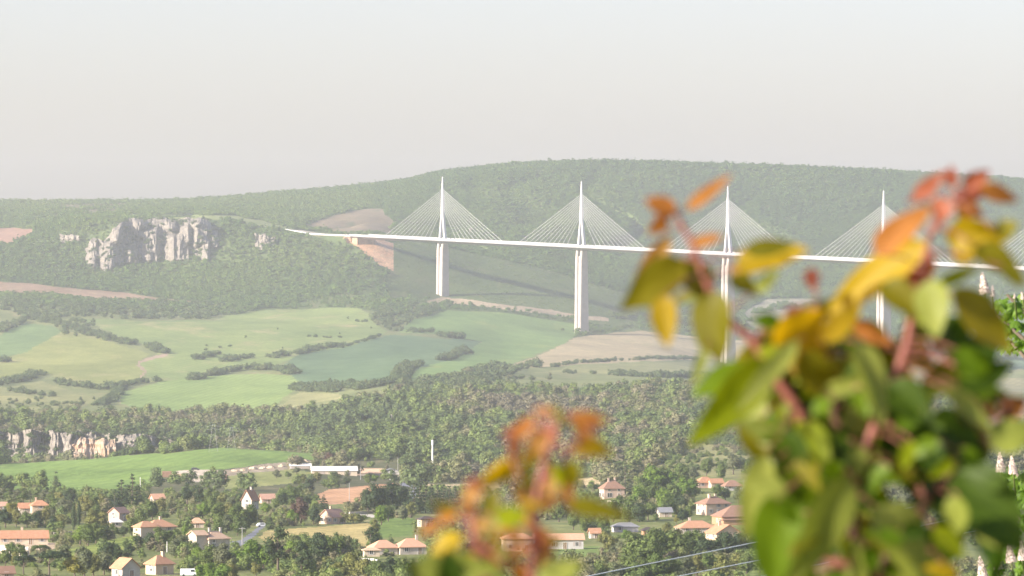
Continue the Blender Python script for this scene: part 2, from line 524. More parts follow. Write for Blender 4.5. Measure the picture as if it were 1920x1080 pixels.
land('cutting', [(640, 445), (700, 446), (738, 456), (738, 508), (712, 497), (682, 473)], 7550, 7990, G('cutting', (.54, .30, .17), (.62, .38, .23), (.56, .42, .28), 25, None, spots=.4), None)
land('dirt_track', strip([(740, 585), (830, 563), (880, 566), (960, 577), (1060, 590), (1140, 600)], [6, 12, 10, 9, 8, 6]), 7300, 8000, G('track_pale', (.40, .30, .20), (.45, .35, .23), None, 30, None), None)
land('dirt_track', strip(Z3((940, 312), (900, 322), (830, 340), (785, 357), (778, 375), (800, 395), (818, 410), (790, 440)), 5), 4700, 7000, G('track', (.34, .24, .17), (.40, .29, .20), None, 30, None), None)
# middle distance
land('green_hill', [(-60, 876), (100, 862), (300, 850), (430, 838), (520, 837), (590, 848), (607, 858), (560, 866), (480, 871), (420, 880), (310, 888), (300, 905), (280, 916), (210, 926), (-60, 915)], 2450, 3420, G('green_hill', (.17, .265, .06), (.205, .295, .07), (.235, .30, .08), 90, 0.15), None)
land('gravel_yard', [(308, 889), (345, 881), (400, 880), (424, 885), (415, 898), (370, 904), (330, 897)], 2400, 3200, G('yard', (.52, .42, .31), (.60, .50, .38), None, 20, None), None)
land('earth_bank', [(424, 882), (480, 872), (560, 864), (560, 872), (545, 880), (430, 892)], 2400, 3200, G('bank', (.36, .28, .19), (.46, .37, .26), (.20, .22, .10), 12, None, spots=.6), None)
land('pasture', [(420, 893), (545, 880), (600, 888), (560, 905), (420, 918)], 2300, 3200, G('pasture', (.24, .265, .085), (.29, .29, .105), None, 25, None), None)
land('ploughed_field', [(591, 928), (617, 918), (700, 909), (734, 907), (752, 908), (740, 918), (700, 936), (674, 941), (622, 946), (586, 942)], 2200, 3000, G('plough_orange', (.47, .26, .14), (.53, .31, .175), None, 25, 0.1, 4.0, .12), 'orange ploughed field beside the curved road')
land('stubble_field', [(794, 907), (862, 907), (1060, 898), (1130, 895), (1120, 912), (900, 920), (805, 920)], 2200, 3000, G('stubble', (.46, .35, .19), (.50, .39, .22), None, 25, 0.1), None)
land('wheat_field', [(486, 1006), (498, 996), (545, 991), (600, 987), (687, 980), (697, 988), (694, 1024), (656, 1029), (622, 1014), (565, 1016), (502, 1023)], 1700, 2400, G('wheat', (.42, .335, .13), (.49, .39, .16), None, 20, 0.2, 5.0, .12), 'golden stubble field in the middle of the village')
land('lawn', [(697, 985), (730, 972), (775, 972), (775, 1005), (698, 1010)], 1700, 2400, G('lawn_a', (.13, .20, .045), (.17, .235, .055), None, 12, None), None)
land('lawn', [(118, 1032), (156, 1024), (180, 1019), (255, 1004), (250, 1016), (229, 1032), (182, 1047), (118, 1052)], 1600, 2200, G('lawn_b', (.22, .275, .055), (.27, .31, .07), None, 14, None), None)
land('lawn', [(1030, 1029), (1124, 1024), (1142, 1034), (1162, 1052), (1082, 1062), (1020, 1055)], 1500, 2100, G('lawn_c', (.17, .235, .06), (.20, .26, .07), None, 14, None), None)
land('lawn', [(1017, 982), (1093, 985), (1130, 980), (1085, 1000), (1022, 1001)], 1700, 2300, G('lawn_d', (.20, .22, .07), (.25, .25, .09), None, 14, None), None)
land('lawn', [(1380, 1072), (1640, 1055), (1640, 1100), (1370, 1100)], 1300, 1900, G('lawn_e', (.19, .25, .06), (.23, .27, .08), None, 14, None), None)
land('scrub_slope', [(1180, 900), (1250, 865), (1310, 835), (1370, 805), (1440, 775), (1560, 780), (1600, 850), (1520, 890), (1400, 900), (1300, 890)], 2450, 4000, G('scrub_slope', (.21, .205, .085), (.27, .255, .105), (.16, .17, .07), 35, None), None)
land('road', strip([(432, 1022), (452, 1018), (474, 1002), (486, 991), (496, 985)], [12, 10, 9, 7, 5]), 1700, 2300, plain_mat('asphalt', (.16, .16, .17), (.20, .20, .21), .3, .9, world=True), None, 0.3)
land('road', strip([(748, 907), (772, 910), (779, 918), (774, 930), (764, 945)], [5, 8, 11, 13, 14]), 2200, 3000, MATS.setdefault('road2', plain_mat('asphalt_b', (.17, .17, .18), (.21, .21, .22), .3, .9, world=True)), None, 0.3)
land('driveway', strip([(640, 963), (680, 966), (720, 969)], 5), 2000, 2500, plain_mat('gravel_drive', (.46, .41, .33), (.52, .47, .38), .3, .95, world=True), None, 0.3)
land('terrace', [(-40, 1020), (88, 1017), (125, 1018), (110, 1028), (60, 1032), (50, 1044), (-40, 1034)], 1600, 2100, G('terrace', (.52, .38, .24), (.56, .44, .30), None, 8, None), None)

BASE = [
    ('viewpoint_slope', 0, 1330, G('slope_grass', (.09, .12, .04), (.13, .15, .05), None, 20, None)),
    ('village_ground', 1330, 2600, G('village_ground', (.15, .18, .055), (.21, .22, .075), (.30, .25, .13), 22, None)),
    ('wooded_slope', 2600, 4450, G('wood_floor', (.085, .10, .045), (.13, .125, .06), (.19, .165, .09), 30, None)),
    ('meadow', 4450, 7150, G('meadow', (.17, .20, .075), (.22, .235, .09), (.29, .25, .12), 80, None)),
    ('hillside', 7150, 99999, G('forest_floor', (.085, .125, .040), (.115, .150, .050), (.16, .155, .075), 60, None)),
]

# polar sheet, finely divided where the photograph looks
TH = np.concatenate([np.linspace(-math.pi, -0.6, 14)[:-1], np.linspace(-0.6, -0.13, 14)[:-1], np.linspace(-0.13, -0.1, 12)[:-1],
                     np.arange(-0.1, 0.1, 0.00038), np.linspace(0.1, 0.13, 12), np.linspace(0.13, 0.6, 14)[1:], np.linspace(0.6, math.pi, 14)[1:]])
RR = np.concatenate([np.geomspace(0.05, 1250, 46)[:-1], np.arange(1250, 3250, 8.0), np.arange(3250, 3780, 14.0), np.arange(3780, 3990, 6.0), np.arange(3990, 7300, 17.0),
                     np.arange(7300, 8150, 5.5), np.arange(8150, 10000, 13.0), np.linspace(10000, 10700, 15), np.linspace(11000, 12800, 5)])
TT, RG = np.meshgrid(TH, RR)
GX, GY = RG * np.sin(TT), RG * np.cos(TT)
GZ = ground_z(GX, GY)
cx, cyy, cz = [(a[:-1, :-1] + a[1:, :-1] + a[:-1, 1:] + a[1:, 1:]) / 4 for a in (GX, GY, GZ)]
crr = np.hypot(cx, cyy)


def classify(X, Y, Z, base=True):
    """land-cover id of ground points; 0.. = LAND index, 1000+ = base"""
    d = np.where(Y > 1, Y, 1e9)
    px, row = project(X, d, Z)
    ok = (Y > 1) & (np.abs(X / d) < 0.13)
    out = np.full(np.shape(X), -1)
    rr = np.hypot(X, Y)
    if base:
        for k, (n, a, b, m) in enumerate(BASE):
            w = 120 * fbm(X / 200, Y / 200, 33) * (rr > 2000) * (2 if a > 4000 or b > 4000 else 1)
            out = np.where((rr + w >= a) & (rr + w < b) | ((k == 0) & (rr + w < 0)), 1000 + k, out)
    jx = 4 * fbm(X / 25, Y / 60, 41); jy = 2.2 * fbm(X / 25, Y / 60, 47)
    for k, (n, poly, a, b, m, lab, jit) in enumerate(LAND):
        s = ok & (d > a) & (d < b)
        ii = np.where(s)
        if len(ii[0]) == 0: continue
        inn = in_poly((px[ii] + jx[ii] * jit / 2), (row[ii] + jy[ii] * jit / 2), poly)
        sel = tuple(q[inn] for q in ii)
        out[sel] = k
    return out


CL = classify(cx, cyy, cz)
nr, nc = GX.shape
VID = np.arange(nr * nc).reshape(nr, nc)
quads = np.stack([VID[:-1, :-1], VID[:-1, 1:], VID[1:, 1:], VID[1:, :-1]], -1).reshape(-1, 4)[:, ::-1]
allv = np.stack([GX.ravel(), GY.ravel(), GZ.ravel()], -1)
clf = CL.ravel()


def np_mesh(name, verts, faces):
    me = bpy.data.meshes.new(name)
    nf, k = faces.shape
    me.vertices.add(len(verts)); me.vertices.foreach_set("co", np.ascontiguousarray(verts, dtype=np.float32).ravel())
    me.loops.add(nf * k); me.loops.foreach_set("vertex_index", np.ascontiguousarray(faces, dtype=np.int32).ravel())
    me.polygons.add(nf)
    me.polygons.foreach_set("loop_start", np.arange(0, nf * k, k, dtype=np.int32))
    me.polygons.foreach_set("use_smooth", np.ones(nf, dtype=bool))
    me.update(calc_edges=True)
    return me


def land_obj(name, idmask, mat, label=None):
    q = quads[idmask]
    if len(q) == 0: return None
    u, inv = np.unique(q, return_inverse=True)
    o = mesh_obj(name, np_mesh(name, allv[u], inv.reshape(-1, 4)), None, mat)
    return tag(o, label, None, None, 'structure')


for k, (n, a, b, m) in enumerate(BASE):
    land_obj(n, clf == 1000 + k, m)
for k, (n, poly, a, b, m, lab, jit) in enumerate(LAND):
    land_obj(n, clf == k, m, lab)

# ------------------------------------------------------------------ rock outcrops
def rock_mat(name, c1, c2, c3):
    m, nt, b = new_mat(name)
    v = coords(nt, (1, 1, .35))
    n = noise(nt, coords(nt, (.5, .5, 2.2)), .16, 6, .7)
    c = ramp(nt, n, [(.33, c1), (.5, c2), (.68, c3)])
    n2 = noise(nt, coords(nt, (1, 1, .12)), .5, 4, .7)
    c = mixc(nt, 1.0, c, ramp(nt, n2, [(.36, (.55, .55, .58)), (.55, (1.08,) * 3)]), 'MULTIPLY')
    nt.links.new(c, b.inputs["Base Color"])
    b.inputs["Roughness"].default_value = .95
    b.inputs["Specular IOR Level"].default_value = .1
    bump(nt, b, n2, 2.5, .8)
    return m


ROCK = rock_mat('limestone', (.17, .15, .125), (.24, .21, .172), (.32, .28, .228))
ROCK_O = rock_mat('limestone_ochre', (.38, .21, .12), (.42, .30, .20), (.44, .37, .30))


def pillar(name, px0, px1, top, bot, parent, mat, dmin, depth=None, seed=0, lean=.25):
    """an irregular limestone buttress standing on the slope"""
    g = ground_at((px0 + px1) / 2, bot, dmin)
    s = g.y / F
    w = (px1 - px0) * s
    h = (bot - top) * s + 6
    dp = depth or max(w * .9, 12)
    r = random.Random(seed)
    n, m = 26, 15
    rings = []
    ang = np.arange(n) * 2 * math.pi / n
    tv = np.linspace(0, 1, m)
    AA, TV = np.meshgrid(ang, tv)
    rid = vnoise(AA * 2.2 + seed * 3.1, TV * 1.6 + seed, seed)          # vertical flutes
    fine = vnoise(AA * 6 + seed, TV * 7 + seed * 2.3, seed + 5)
    RA = .62 + .55 * rid + .22 * (fine - .5)
    RA = RA * (1.05 - (.25 + .3 * r.random()) * TV ** 1.4) * np.where(TV > .96, .55, 1)
    capz = 1 - .35 * vnoise(np.cos(ang) * 1.6 + seed, np.sin(ang) * 1.6 + seed, seed + 9)
    ltx = r.uniform(-.15, .15)
    for k in range(m):
        t = k / (m - 1)
        ring = []
        for i in range(n):
            a = ang[i]
            rad = RA[k, i] * (1 - .25 * (RA[k, 0] - RA[k, i]) * 0)
            cxx = math.copysign(abs(math.cos(a)) ** .7, math.cos(a)); syy = math.copysign(abs(math.sin(a)) ** .7, math.sin(a))
            ring.append((g.x + cxx * rad * w * .52 + ltx * t * w, g.y + dp * .5 + syy * rad * dp * .5 + t * h * lean, g.z - 6 + h * t * (1 - (1 - capz[i]) * t * t)))
        rings.append(ring)
    mb = MB().loft(rings)
    return mb.build(name, mat, parent)


def fix_parent(o, root):
    o.matrix_parent_inverse = Matrix.Translation(-Vector(root.location))


LEDGE = []


def cliff_face(label, bottom, top, n, m, amp, freq, dmin, mat, back, seed, cut=.4, n_bush=0, bush=(4, 8), butt=None):
    """a continuous rock face: buttresses stand out of the slope, gullies between them sink back into it"""
    bx, by = zip(*bottom); tx_, ty_ = zip(*top)
    s = np.linspace(0, 1, n)
    pxs = bx[0] + (bx[-1] - bx[0]) * s
    rowb = np.interp(pxs, bx, by); rowt = np.interp(pxs, tx_, ty_)
    base = [ground_at(a, b, dmin) for a, b in zip(pxs, rowb)]
    yb = gsm(np.array([[p.y for p in base]] * 2), 2.0, 1)[0]
    V = np.zeros((m, n, 3))
    for k in range(m):
        t = k / (m - 1)
        W = (pxs[-1] - pxs[0]) * yb / F
        u = s * W.mean()
        big = vnoise(u / freq + seed, np.full(n, t * 1.3 + seed), seed)
        if butt:
            big = np.zeros(n)
            for c_, hw_, r0_, r1_ in butt:
                row_ = rowb + (rowt - rowb) * t
                wob = 3.0 * (vnoise(row_ / 9.0, np.full(n, c_), seed) - .5)
                vert = np.clip((r1_ + 4 - row_) / 8, 0, 1) * np.clip((row_ - r0_ + 5) / 9, 0, 1)
                big = np.maximum(big, np.exp(-(np.abs(pxs - c_ + wob) / hw_) ** 3) * vert)
        fl = vnoise(u / (freq * .33) + seed * 3, np.full(n, t * 1.6), seed + 3)
        fi = vnoise(u / (freq * .12), np.full(n, t * 9.0), seed + 7)
        led = vnoise(np.full(n, t * 7.0), u / (freq * 1.5), seed + 11)
        rel = .62 * big + .30 * fl + .16 * fi + .26 * led - .08
        d = yb + back * t - amp * (rel - cut)
        topj = rowt + 10 * (vnoise(u / (freq * .5), np.zeros(n), seed + 21) - .4)
        row = rowb + (topj - rowb) * t + (6 if k == 0 else 0)
        V[k, :, 0] = (pxs + 3.0 * (fi - .5) - 960) / F * d
        V[k, :, 1] = d
        V[k, :, 2] = (HOR - row) / F * d
    for q in range(n_bush):
        kk_, ii_ = rng.randrange(1, m), rng.randrange(n)
        if rng.random() < .75 and V[kk_, ii_, 1] < yb[ii_] + back * kk_ / (m - 1) - amp * .02: continue
        P_ = V[kk_, ii_]; sz_ = rng.uniform(*bush)
        LEDGE.append((P_[0], P_[1] - .5, P_[2] - sz_ * .25, sz_, sz_ * .75, rng.uniform(0, 6.28), min(1, max(0, .35 + rng.gauss(0, .2))), rng.randrange(4)))
    ext = V[-1:].copy(); ext[:, :, 1] += 14; ext[:, :, 2] -= 4
    V = np.concatenate([V, ext], 0); m += 1
    idx = np.arange(m * n).reshape(m, n)
    fc = np.stack([idx[:-1, :-1], idx[:-1, 1:], idx[1:, 1:], idx[1:, :-1]], -1).reshape(-1, 4)
    me = np_mesh('cliff', V.reshape(-1, 3), fc)
    me.polygons.foreach_set("use_smooth", np.zeros(len(fc), dtype=bool))
    o = mesh_obj('cliff', me, None, mat)
    return tag(o, label, None, None, 'structure')


cliff_face('pale limestone cliff of fluted buttresses on the wooded spur at left', [(160, 500), (190, 506), (215, 508), (245, 497), (290, 493), (350, 489), (392, 488), (414, 462)],
           [(160, 470), (172, 448), (195, 448), (212, 424), (250, 408), (330, 407), (390, 411), (414, 430)], 190, 26, 40, 17, 7300, ROCK, 72, 4, .58, 300, (5, 9), [((a + b) / 2, (b - a) / 2 + 2, t_, b_) for a, b, t_, b_ in ((165, 183, 450, 503), (188, 216, 448, 508), (208, 228, 420, 455), (240, 257, 468, 497), (252, 272, 410, 446), (267, 296, 428, 492), (311, 331, 409, 430), (313, 352, 437, 490), (340, 360, 424, 456), (361, 390, 415, 462), (376, 392, 452, 489), (398, 410, 430, 466))])
cliff_face('small pale rock band on the spur below the approach road', [(478, 462), (515, 464)], [(478, 440), (515, 442)], 24, 9, 24, 14, 7300, ROCK, 12, 9, .45)
cliff_face('small pale rock band left of the main cliff', [(112, 456), (148, 458)], [(112, 438), (148, 436)], 24, 9, 22, 12, 7300, ROCK, 12, 15, .45)
cliff_face('low grey and ochre limestone cliff behind the green hill field', [(-40, 886), (100, 886), (250, 882), (350, 872)], [(-40, 812), (60, 806), (120, 808), (200, 813), (300, 818), (350, 834)], 220, 20, 26, 9, 3780, ROCK, 22, 23, .50, 420, (2.5, 6))
cliff_face('ochre rockfall scar in the low cliff', [(134, 884), (178, 884), (216, 880)], [(134, 830), (150, 818), (180, 822), (216, 822)], 50, 14, 18, 7, 3770, ROCK_O, 20, 31, .26)
ROCKS = [(950, 960, 386, 396, 8000, 'small grey rock showing in the forest between the first two pylons'), (880, 888, 424, 440, 8000, 'narrow reddish rock face behind the first fan of cables'),
         (893, 899, 455, 462, 8000, 'tiny rock just under the deck right of the first pier'), (700, 716, 782, 800, 3000, 'leftmost of three grey rocks in the wooded gully'),
         (722, 742, 776, 797, 3000, 'middle and largest of three grey rocks in the wooded gully'), (760, 772, 786, 799, 3000, 'rightmost of three grey rocks in the wooded gully')]
for a, b, t, bo, dm, lab in ROCKS:
    tag(pillar('rock_outcrop', a, b, t, bo, None, ROCK, dm, seed=int(a), lean=.3), lab, 'rock', 'rock outcrops among the trees')


# ------------------------------------------------------------------ vegetation meshes
def ico(sub):
    bm = bmesh.new()
    bmesh.ops.create_icosphere(bm, subdivisions=sub, radius=1)
    vs = [tuple(v.co) for v in bm.verts]; fs = [tuple(v.index for v in f.verts) for f in bm.faces]
    bm.free()
    return vs, fs


ICO1, ICO2 = ico(1), ico(2)


def leaf_quad(mb, p, nrm, s, r):
    """one leafy spray: a bent quad about s across"""
    nrm = nrm.normalized()
    t = Vector((r.uniform(-1, 1), r.uniform(-1, 1), r.uniform(-1, 1)))
    t = (t - nrm * t.dot(nrm)).normalized()
    b = nrm.cross(t)
    w = s * r.uniform(.6, 1.0)
    mb.add([p - t * s - b * w * .3, p - t * .1 * s - b * w + nrm * s * .15, p + t * s + b * w * .2, p + t * .1 * s + b * w - nrm * s * .15], [(0, 1, 2, 3)])


def crown_mesh(name, kind, seed, n_leaf, n_blob=11, core=True, lsz=.18):
    """unit tree: height 1, foot at the origin; returns crown mesh"""
    r = random.Random(seed)
    mb = MB()
    blobs = []
    if kind == 'round':
        for k in range(n_blob):
            a = r.uniform(0, 6.283); t = r.random()
            z = .17 + .68 * t
            rad = .37 * math.sin(math.pi * (.22 + .68 * t)) ** .8
            q = r.uniform(.25, 1) * rad
            blobs.append((Vector((math.cos(a) * q, math.sin(a) * q, z)), r.uniform(.12, .20)))
        blobs.append((Vector((0, 0, .48)), .26))
    elif kind == 'tall':
        for k in range(n_blob):
            a = r.uniform(0, 6.283); t = r.random()
            z = .12 + .80 * t
            q = r.uniform(.2, 1) * .17 * (1.1 - t * .7)
            blobs.append((Vector((math.cos(a) * q, math.sin(a) * q, z)), r.uniform(.08, .14) * (1.15 - .5 * t)))
        blobs.append((Vector((0, 0, .45)), .15))
    elif kind == 'cypress':
        for k in range(12):
            t = k / 11
            blobs.append((Vector((r.uniform(-.015, .015), r.uniform(-.015, .015), .05 + .9 * t)), (.105 * math.sin(math.pi * (.12 + .80 * t)) ** .7)))
    elif kind == 'conifer':
        for k in range(9):
            t = k / 8
            rad = .30 * (1 - t) ** .8 + .03
            nb = max(2, int(6 * (1 - t) + 1))
            for j in range(nb):
                a = 6.283 * j / nb + r.uniform(-.5, .5)
                q = rad * r.uniform(.45, .85)
                blobs.append((Vector((math.cos(a) * q, math.sin(a) * q, .14 + .80 * t + r.uniform(-.02, .02))), (.095 * (1.15 - .6 * t))))
    elif kind == 'umbrella':
        for k in range(14):
            a = r.uniform(0, 6.283); q = math.sqrt(r.random()) * .42
            blobs.append((Vector((math.cos(a) * q, math.sin(a) * q, .80 - q * q * .55 + r.uniform(-.04, .04))), r.uniform(.10, .15)))
    elif kind == 'pine':
        for k in range(13):
            t = r.random()
            a = r.uniform(0, 6.283); q = r.uniform(.2, 1) * .25 * (1.15 - .8 * t)
            blobs.append((Vector((math.cos(a) * q, math.sin(a) * q, .32 + .62 * t)), r.uniform(.08, .13)))
    elif kind == 'shrub':
        for k in range(7):
            a = r.uniform(0, 6.283); q = r.uniform(.1, .45)
            blobs.append((Vector((math.cos(a) * q, math.sin(a) * q, r.uniform(.25, .65))), r.uniform(.25, .38)))
    flat = .55 if kind in ('umbrella', 'conifer') else (.85 if kind != 'cypress' else 1.3)
    tot = sum(b[1] ** 2 for b in blobs)
    for c, br in blobs:
        if core:
            vs, fs = ICO1
            q = [1 + r.uniform(-.2, .12) for _ in vs]
            mb.add([(c.x + v[0] * br * .74 * s, c.y + v[1] * br * .74 * s, c.z + v[2] * br * .74 * s * flat) for v, s in zip(vs, q)], fs)
        n = max(3, int(n_leaf * br * br / tot))
        for _ in range(n):
            d = Vector((r.gauss(0, 1), r.gauss(0, 1), r.gauss(.25, 1))).normalized()
            p = Vector((c.x + d.x * br, c.y + d.y * br, c.z + d.z * br * flat)) * 1.0
            p += d * br * r.uniform(-.2, .28)
            nn = (d + Vector((r.uniform(-.55, .55), r.uniform(-.55, .55), r.uniform(-.4, .6)))).normalized()
            leaf_quad(mb, p, nn, max(.018, br * lsz) * r.uniform(.6, 1.3), r)
    return mb.mesh(name)


def trunk_mesh(name, kind, seed):
    r = random.Random(seed)
    mb = MB()
    top = {'round': .55, 'tall': .75, 'cypress': .5, 'conifer': .9, 'umbrella': .74, 'pine': .85, 'shrub': .4}[kind]
    w = {'round': .028, 'tall': .022, 'cypress': .02, 'conifer': .022, 'umbrella': .026, 'pine': .022, 'shrub': .03}[kind]
    pts = [Vector((0, 0, -.06))]
    for k in range(1, 6):
        t = k / 5
        pts.append(Vector((r.uniform(-.02, .02) * t, r.uniform(-.02, .02) * t, top * t)))
    mb.tube(pts, [w * (1.35 - .95 * k / 5) for k in range(6)], 7)
    if kind in ('round', 'umbrella', 'pine', 'tall'):
        for j in range(6):
            a = r.uniform(0, 6.283)
            z0 = r.uniform(.45, .9) * top
            L = {'round': .26, 'umbrella': .32, 'pine': .16, 'tall': .12}[kind]
            p0 = Vector((0, 0, z0))
            p1 = p0 + Vector((math.cos(a) * L * .5, math.sin(a) * L * .5, L * .45)); p2 = p0 + Vector((math.cos(a) * L, math.sin(a) * L, L * .7))
            mb.tube([p0, p1, p2], [w * .5, w * .35, w * .12], 5)
    return mb.mesh(name, True)


FOL = {
    'dark green': foliage_mat('fol_dark', [(.038, .062, .026), (.055, .080, .032)], scale=3),
    'green': foliage_mat('fol_green', [(.080, .118, .030), (.110, .145, .040)], scale=3),
    'bright green': foliage_mat('fol_bright', [(.115, .185, .028), (.150, .215, .036)], scale=3, trans=.3),
    'olive green': foliage_mat('fol_olive', [(.135, .145, .042), (.175, .170, .056)], scale=3),
    'grey-green': foliage_mat('fol_grey', [(.100, .120, .062), (.135, .145, .082)], scale=3),
    'purple-leaved': foliage_mat('fol_plum', [(.085, .055, .045), (.115, .070, .055)], scale=3),
    'yellow-green': foliage_mat('fol_yellow', [(.21, .20, .04), (.25, .23, .05)], scale=3, trans=.3),
}
BARK = plain_mat('bark', (.09, .07, .05), (.15, .12, .09), 4, .95)
KINDS = {}
for kind, nv, nl in (('round', 7, 1500), ('tall', 3, 1000), ('cypress', 2, 800), ('conifer', 3, 1300), ('umbrella', 2, 1500), ('pine', 3, 1100), ('shrub', 3, 600)):
    KINDS[kind] = [(crown_mesh('crown_' + kind, kind, 100 + 17 * i + len(kind), nl), trunk_mesh('trunk_' + kind, kind, 9 + i)) for i in range(nv)]
    for c, t in KINDS[kind]:
        c.materials.append(FOL['green']); t.materials.append(BARK)

# ------------------------------------------------------------------ woods that read as one mass
src_cols = {}


def source_collection(name, mat, metas):
    c = bpy.data.collections.new(name)
    for k, me in enumerate(metas):
        me.materials.clear(); me.materials.append(mat)
        o = bpy.data.objects.new('%s_%02d' % (name, k), me)
        c.objects.link(o)
    return c


def scatter(name, pts, coll, nvar, label):
    """pts: array (n, 8): x y z sx sz rot tint variant"""
    me = bpy.data.meshes.new(name)
    n = len(pts)
    me.vertices.add(n)
    me.vertices.foreach_set("co", np.ascontiguousarray(pts[:, :3], dtype=np.float32).ravel())
    a = me.attributes.new("scl", 'FLOAT_VECTOR', 'POINT'); a.data.foreach_set("vector", np.ascontiguousarray(pts[:, [3, 3, 4]], dtype=np.float32).ravel())
    a = me.attributes.new("rot", 'FLOAT_VECTOR', 'POINT'); rv = np.zeros((n, 3), np.float32); rv[:, 2] = pts[:, 5]; a.data.foreach_set("vector", rv.ravel())
    a = me.attributes.new("tint", 'FLOAT', 'POINT'); a.data.foreach_set("value", np.ascontiguousarray(pts[:, 6], dtype=np.float32))
    a = me.attributes.new("var", 'INT', 'POINT'); a.data.foreach_set("value", np.ascontiguousarray(pts[:, 7], dtype=np.int32))
    o = mesh_obj(name, me)
    ng = bpy.data.node_groups.new(name + '_nodes', 'GeometryNodeTree')
    ng.interface.new_socket("Geometry", in_out='INPUT', socket_type='NodeSocketGeometry')
    ng.interface.new_socket("Geometry", in_out='OUTPUT', socket_type='NodeSocketGeometry')
    N, L = ng.nodes, ng.links
    gi, go = N.new('NodeGroupInput'), N.new('NodeGroupOutput')
    ci = N.new('GeometryNodeCollectionInfo')
    ci.inputs['Collection'].default_value = coll
    ci.inputs['Separate Children'].default_value = True
    ci.inputs['Reset Children'].default_value = True
    ip = N.new('GeometryNodeInstanceOnPoints')
    ip.inputs['Pick Instance'].default_value = True

    def attr(nm, dt):
        q = N.new('GeometryNodeInputNamedAttribute'); q.data_type = dt; q.inputs['Name'].default_value = nm
        return q.outputs['Attribute']
    L.new(gi.outputs[0], ip.inputs['Points']); L.new(ci.outputs[0], ip.inputs['Instance'])
    L.new(attr('var', 'INT'), ip.inputs['Instance Index'])
    L.new(attr('rot', 'FLOAT_VECTOR'), ip.inputs['Rotation']); L.new(attr('scl', 'FLOAT_VECTOR'), ip.inputs['Scale'])
    L.new(ip.outputs[0], go.inputs[0])
    md = o.modifiers.new('scatter', 'NODES'); md.node_group = ng
    tag(o, label, None, None, 'stuff')
    return o


MIDC = [(.092, .125, .048), (.122, .168, .052), (.158, .202, .058), (.150, .156, .072), (.188, .172, .104), (.168, .150, .100)]
FARC = [(.062, .112, .030), (.084, .145, .034), (.106, .168, .038), (.135, .188, .044)]
mid_mat = foliage_mat('fol_mid', MIDC, 'INST', 3, .2)
far_mat = foliage_mat('fol_far', FARC, 'INST', 2, .2)
hedge_mat = foliage_mat('fol_hedge', [(.06, .092, .038), (.075, .108, .042), (.10, .130, .05), (.135, .135, .068)], 'INST', 3, .2)
far_col = source_collection('far_tree', far_mat, [crown_mesh('far_tree', 'round' if i < 4 else 'tall', 900 + i, 110, 6, True, .25) for i in range(5)])
mid_col = source_collection('mid_tree', mid_mat, [crown_mesh('mid_tree', ('round', 'round', 'round', 'round', 'shrub', 'tall')[i], 950 + i, 640, 10) for i in range(6)])
hedge_col = source_collection('hedge_tree', hedge_mat, [crown_mesh('hedge_tree', ('round', 'round', 'shrub', 'shrub')[i], 980 + i, 320, 8, True, .2) for i in range(4)])

# how high the line of sight runs over each place (for leaving out trees nobody could see)
_vx = np.arange(-60, 1985, 5.0)
_vd = np.arange(1310, 10700, 10.0)
_X = (_vx[:, None] - 960) / F * _vd[None, :]
_Y = np.broadcast_to(_vd[None, :], _X.shape)
_S = ground_z(_X, _Y) / _Y
_M = np.maximum.accumulate(_S, axis=1)


def seen(X, Y, Z, h):
    px = 960 + F * X / Y
    i = np.clip(((px + 60) / 5).astype(int), 0, len(_vx) - 1); j = np.clip(((Y - 1310) / 10).astype(int) - 2, 0, len(_vd) - 1)
    return (Z + h) / Y >= _M[i, j] - 0.0002


def wedge(n, d0, d1, pxa=-50, pxb=1970):
    y = np.sqrt(nrg.uniform(d0 * d0, d1 * d1, n))
    x = (nrg.uniform(pxa, pxb, n) - 960) / F * y
    return x, y, ground_z(x, y)


def points(x, y, z, size, hgt, tint, nvar):
    n = len(x)
    return np.stack([x, y, z - .3, size, hgt, nrg.uniform(0, 6.283, n), np.clip(tint, 0, 1), nrg.integers(0, nvar, n)], -1)


NAMES = [q[0] for q in LAND]
OPEN_FAR = {i for i, n in enumerate(NAMES)}
BR_CLEAR = []

# --- far forest
x, y, z = wedge(190000, 7050, 10350)
px, row = project(x, y, z)
clx = classify(x, y, z)
heath_id = NAMES.index('plateau_heath')
k = ((clx == 1004) | ((clx == NAMES.index('rubble_slope')) & (fbm(x / 40, y / 80, 57) > .05)) | ((clx == heath_id) & (fbm(x / 60, y / 120, 55) > .02))) & seen(x, y, z, 11)
al_ = (x + 208) * -.551 + (y - 7840) * .833
aq_ = np.abs((x + 208) * .833 + (y - 7840) * .551)
k &= ~((al_ > -5) & (al_ < 200) & (aq_ < 42))
# thin scrub on the open plateau, none on the approach road
rv = nrg.random(len(x))
heath = in_poly(px, row, [(0, 374), (260, 372), (260, 412), (60, 425), (0, 425)]) & (y > 8200)
k &= ~(heath & (rv > .45))
lowopen = in_poly(px, row, [(690, 545), (840, 535), (900, 560), (1100, 592), (1180, 598), (1180, 640), (690, 640), (600, 580), (470, 583)]) & (y < 8000)
k &= ~(lowopen & (rv > .22))
spurface = in_poly(px, row, [(640, 462), (745, 500), (840, 520), (840, 560), (700, 560)]) & (y < 7990)
k &= ~(spurface & (rv > .5))
cliffzone = in_poly(px, row, [(160, 440), (215, 416), (415, 410), (420, 470), (300, 498), (160, 506)]) & (y < 8000)
k &= ~(cliffzone & (rv > .45))
r2 = in_poly(px, row, [(1150, 690), (1150, 610), (1250, 600), (1960, 560), (1960, 720), (1150, 720)])
k &= ~(r2 & (rv > .35) & (y < 7700))
x, y, z = x[k], y[k], z[k]
tint = .45 + .9 * fbm(x / 120, y / 200, 61) + .8 * fbm(x / 420, y / 700, 63) + nrg.normal(0, .2, len(x)) + .25 * ((960 + F * x / y) < 700)
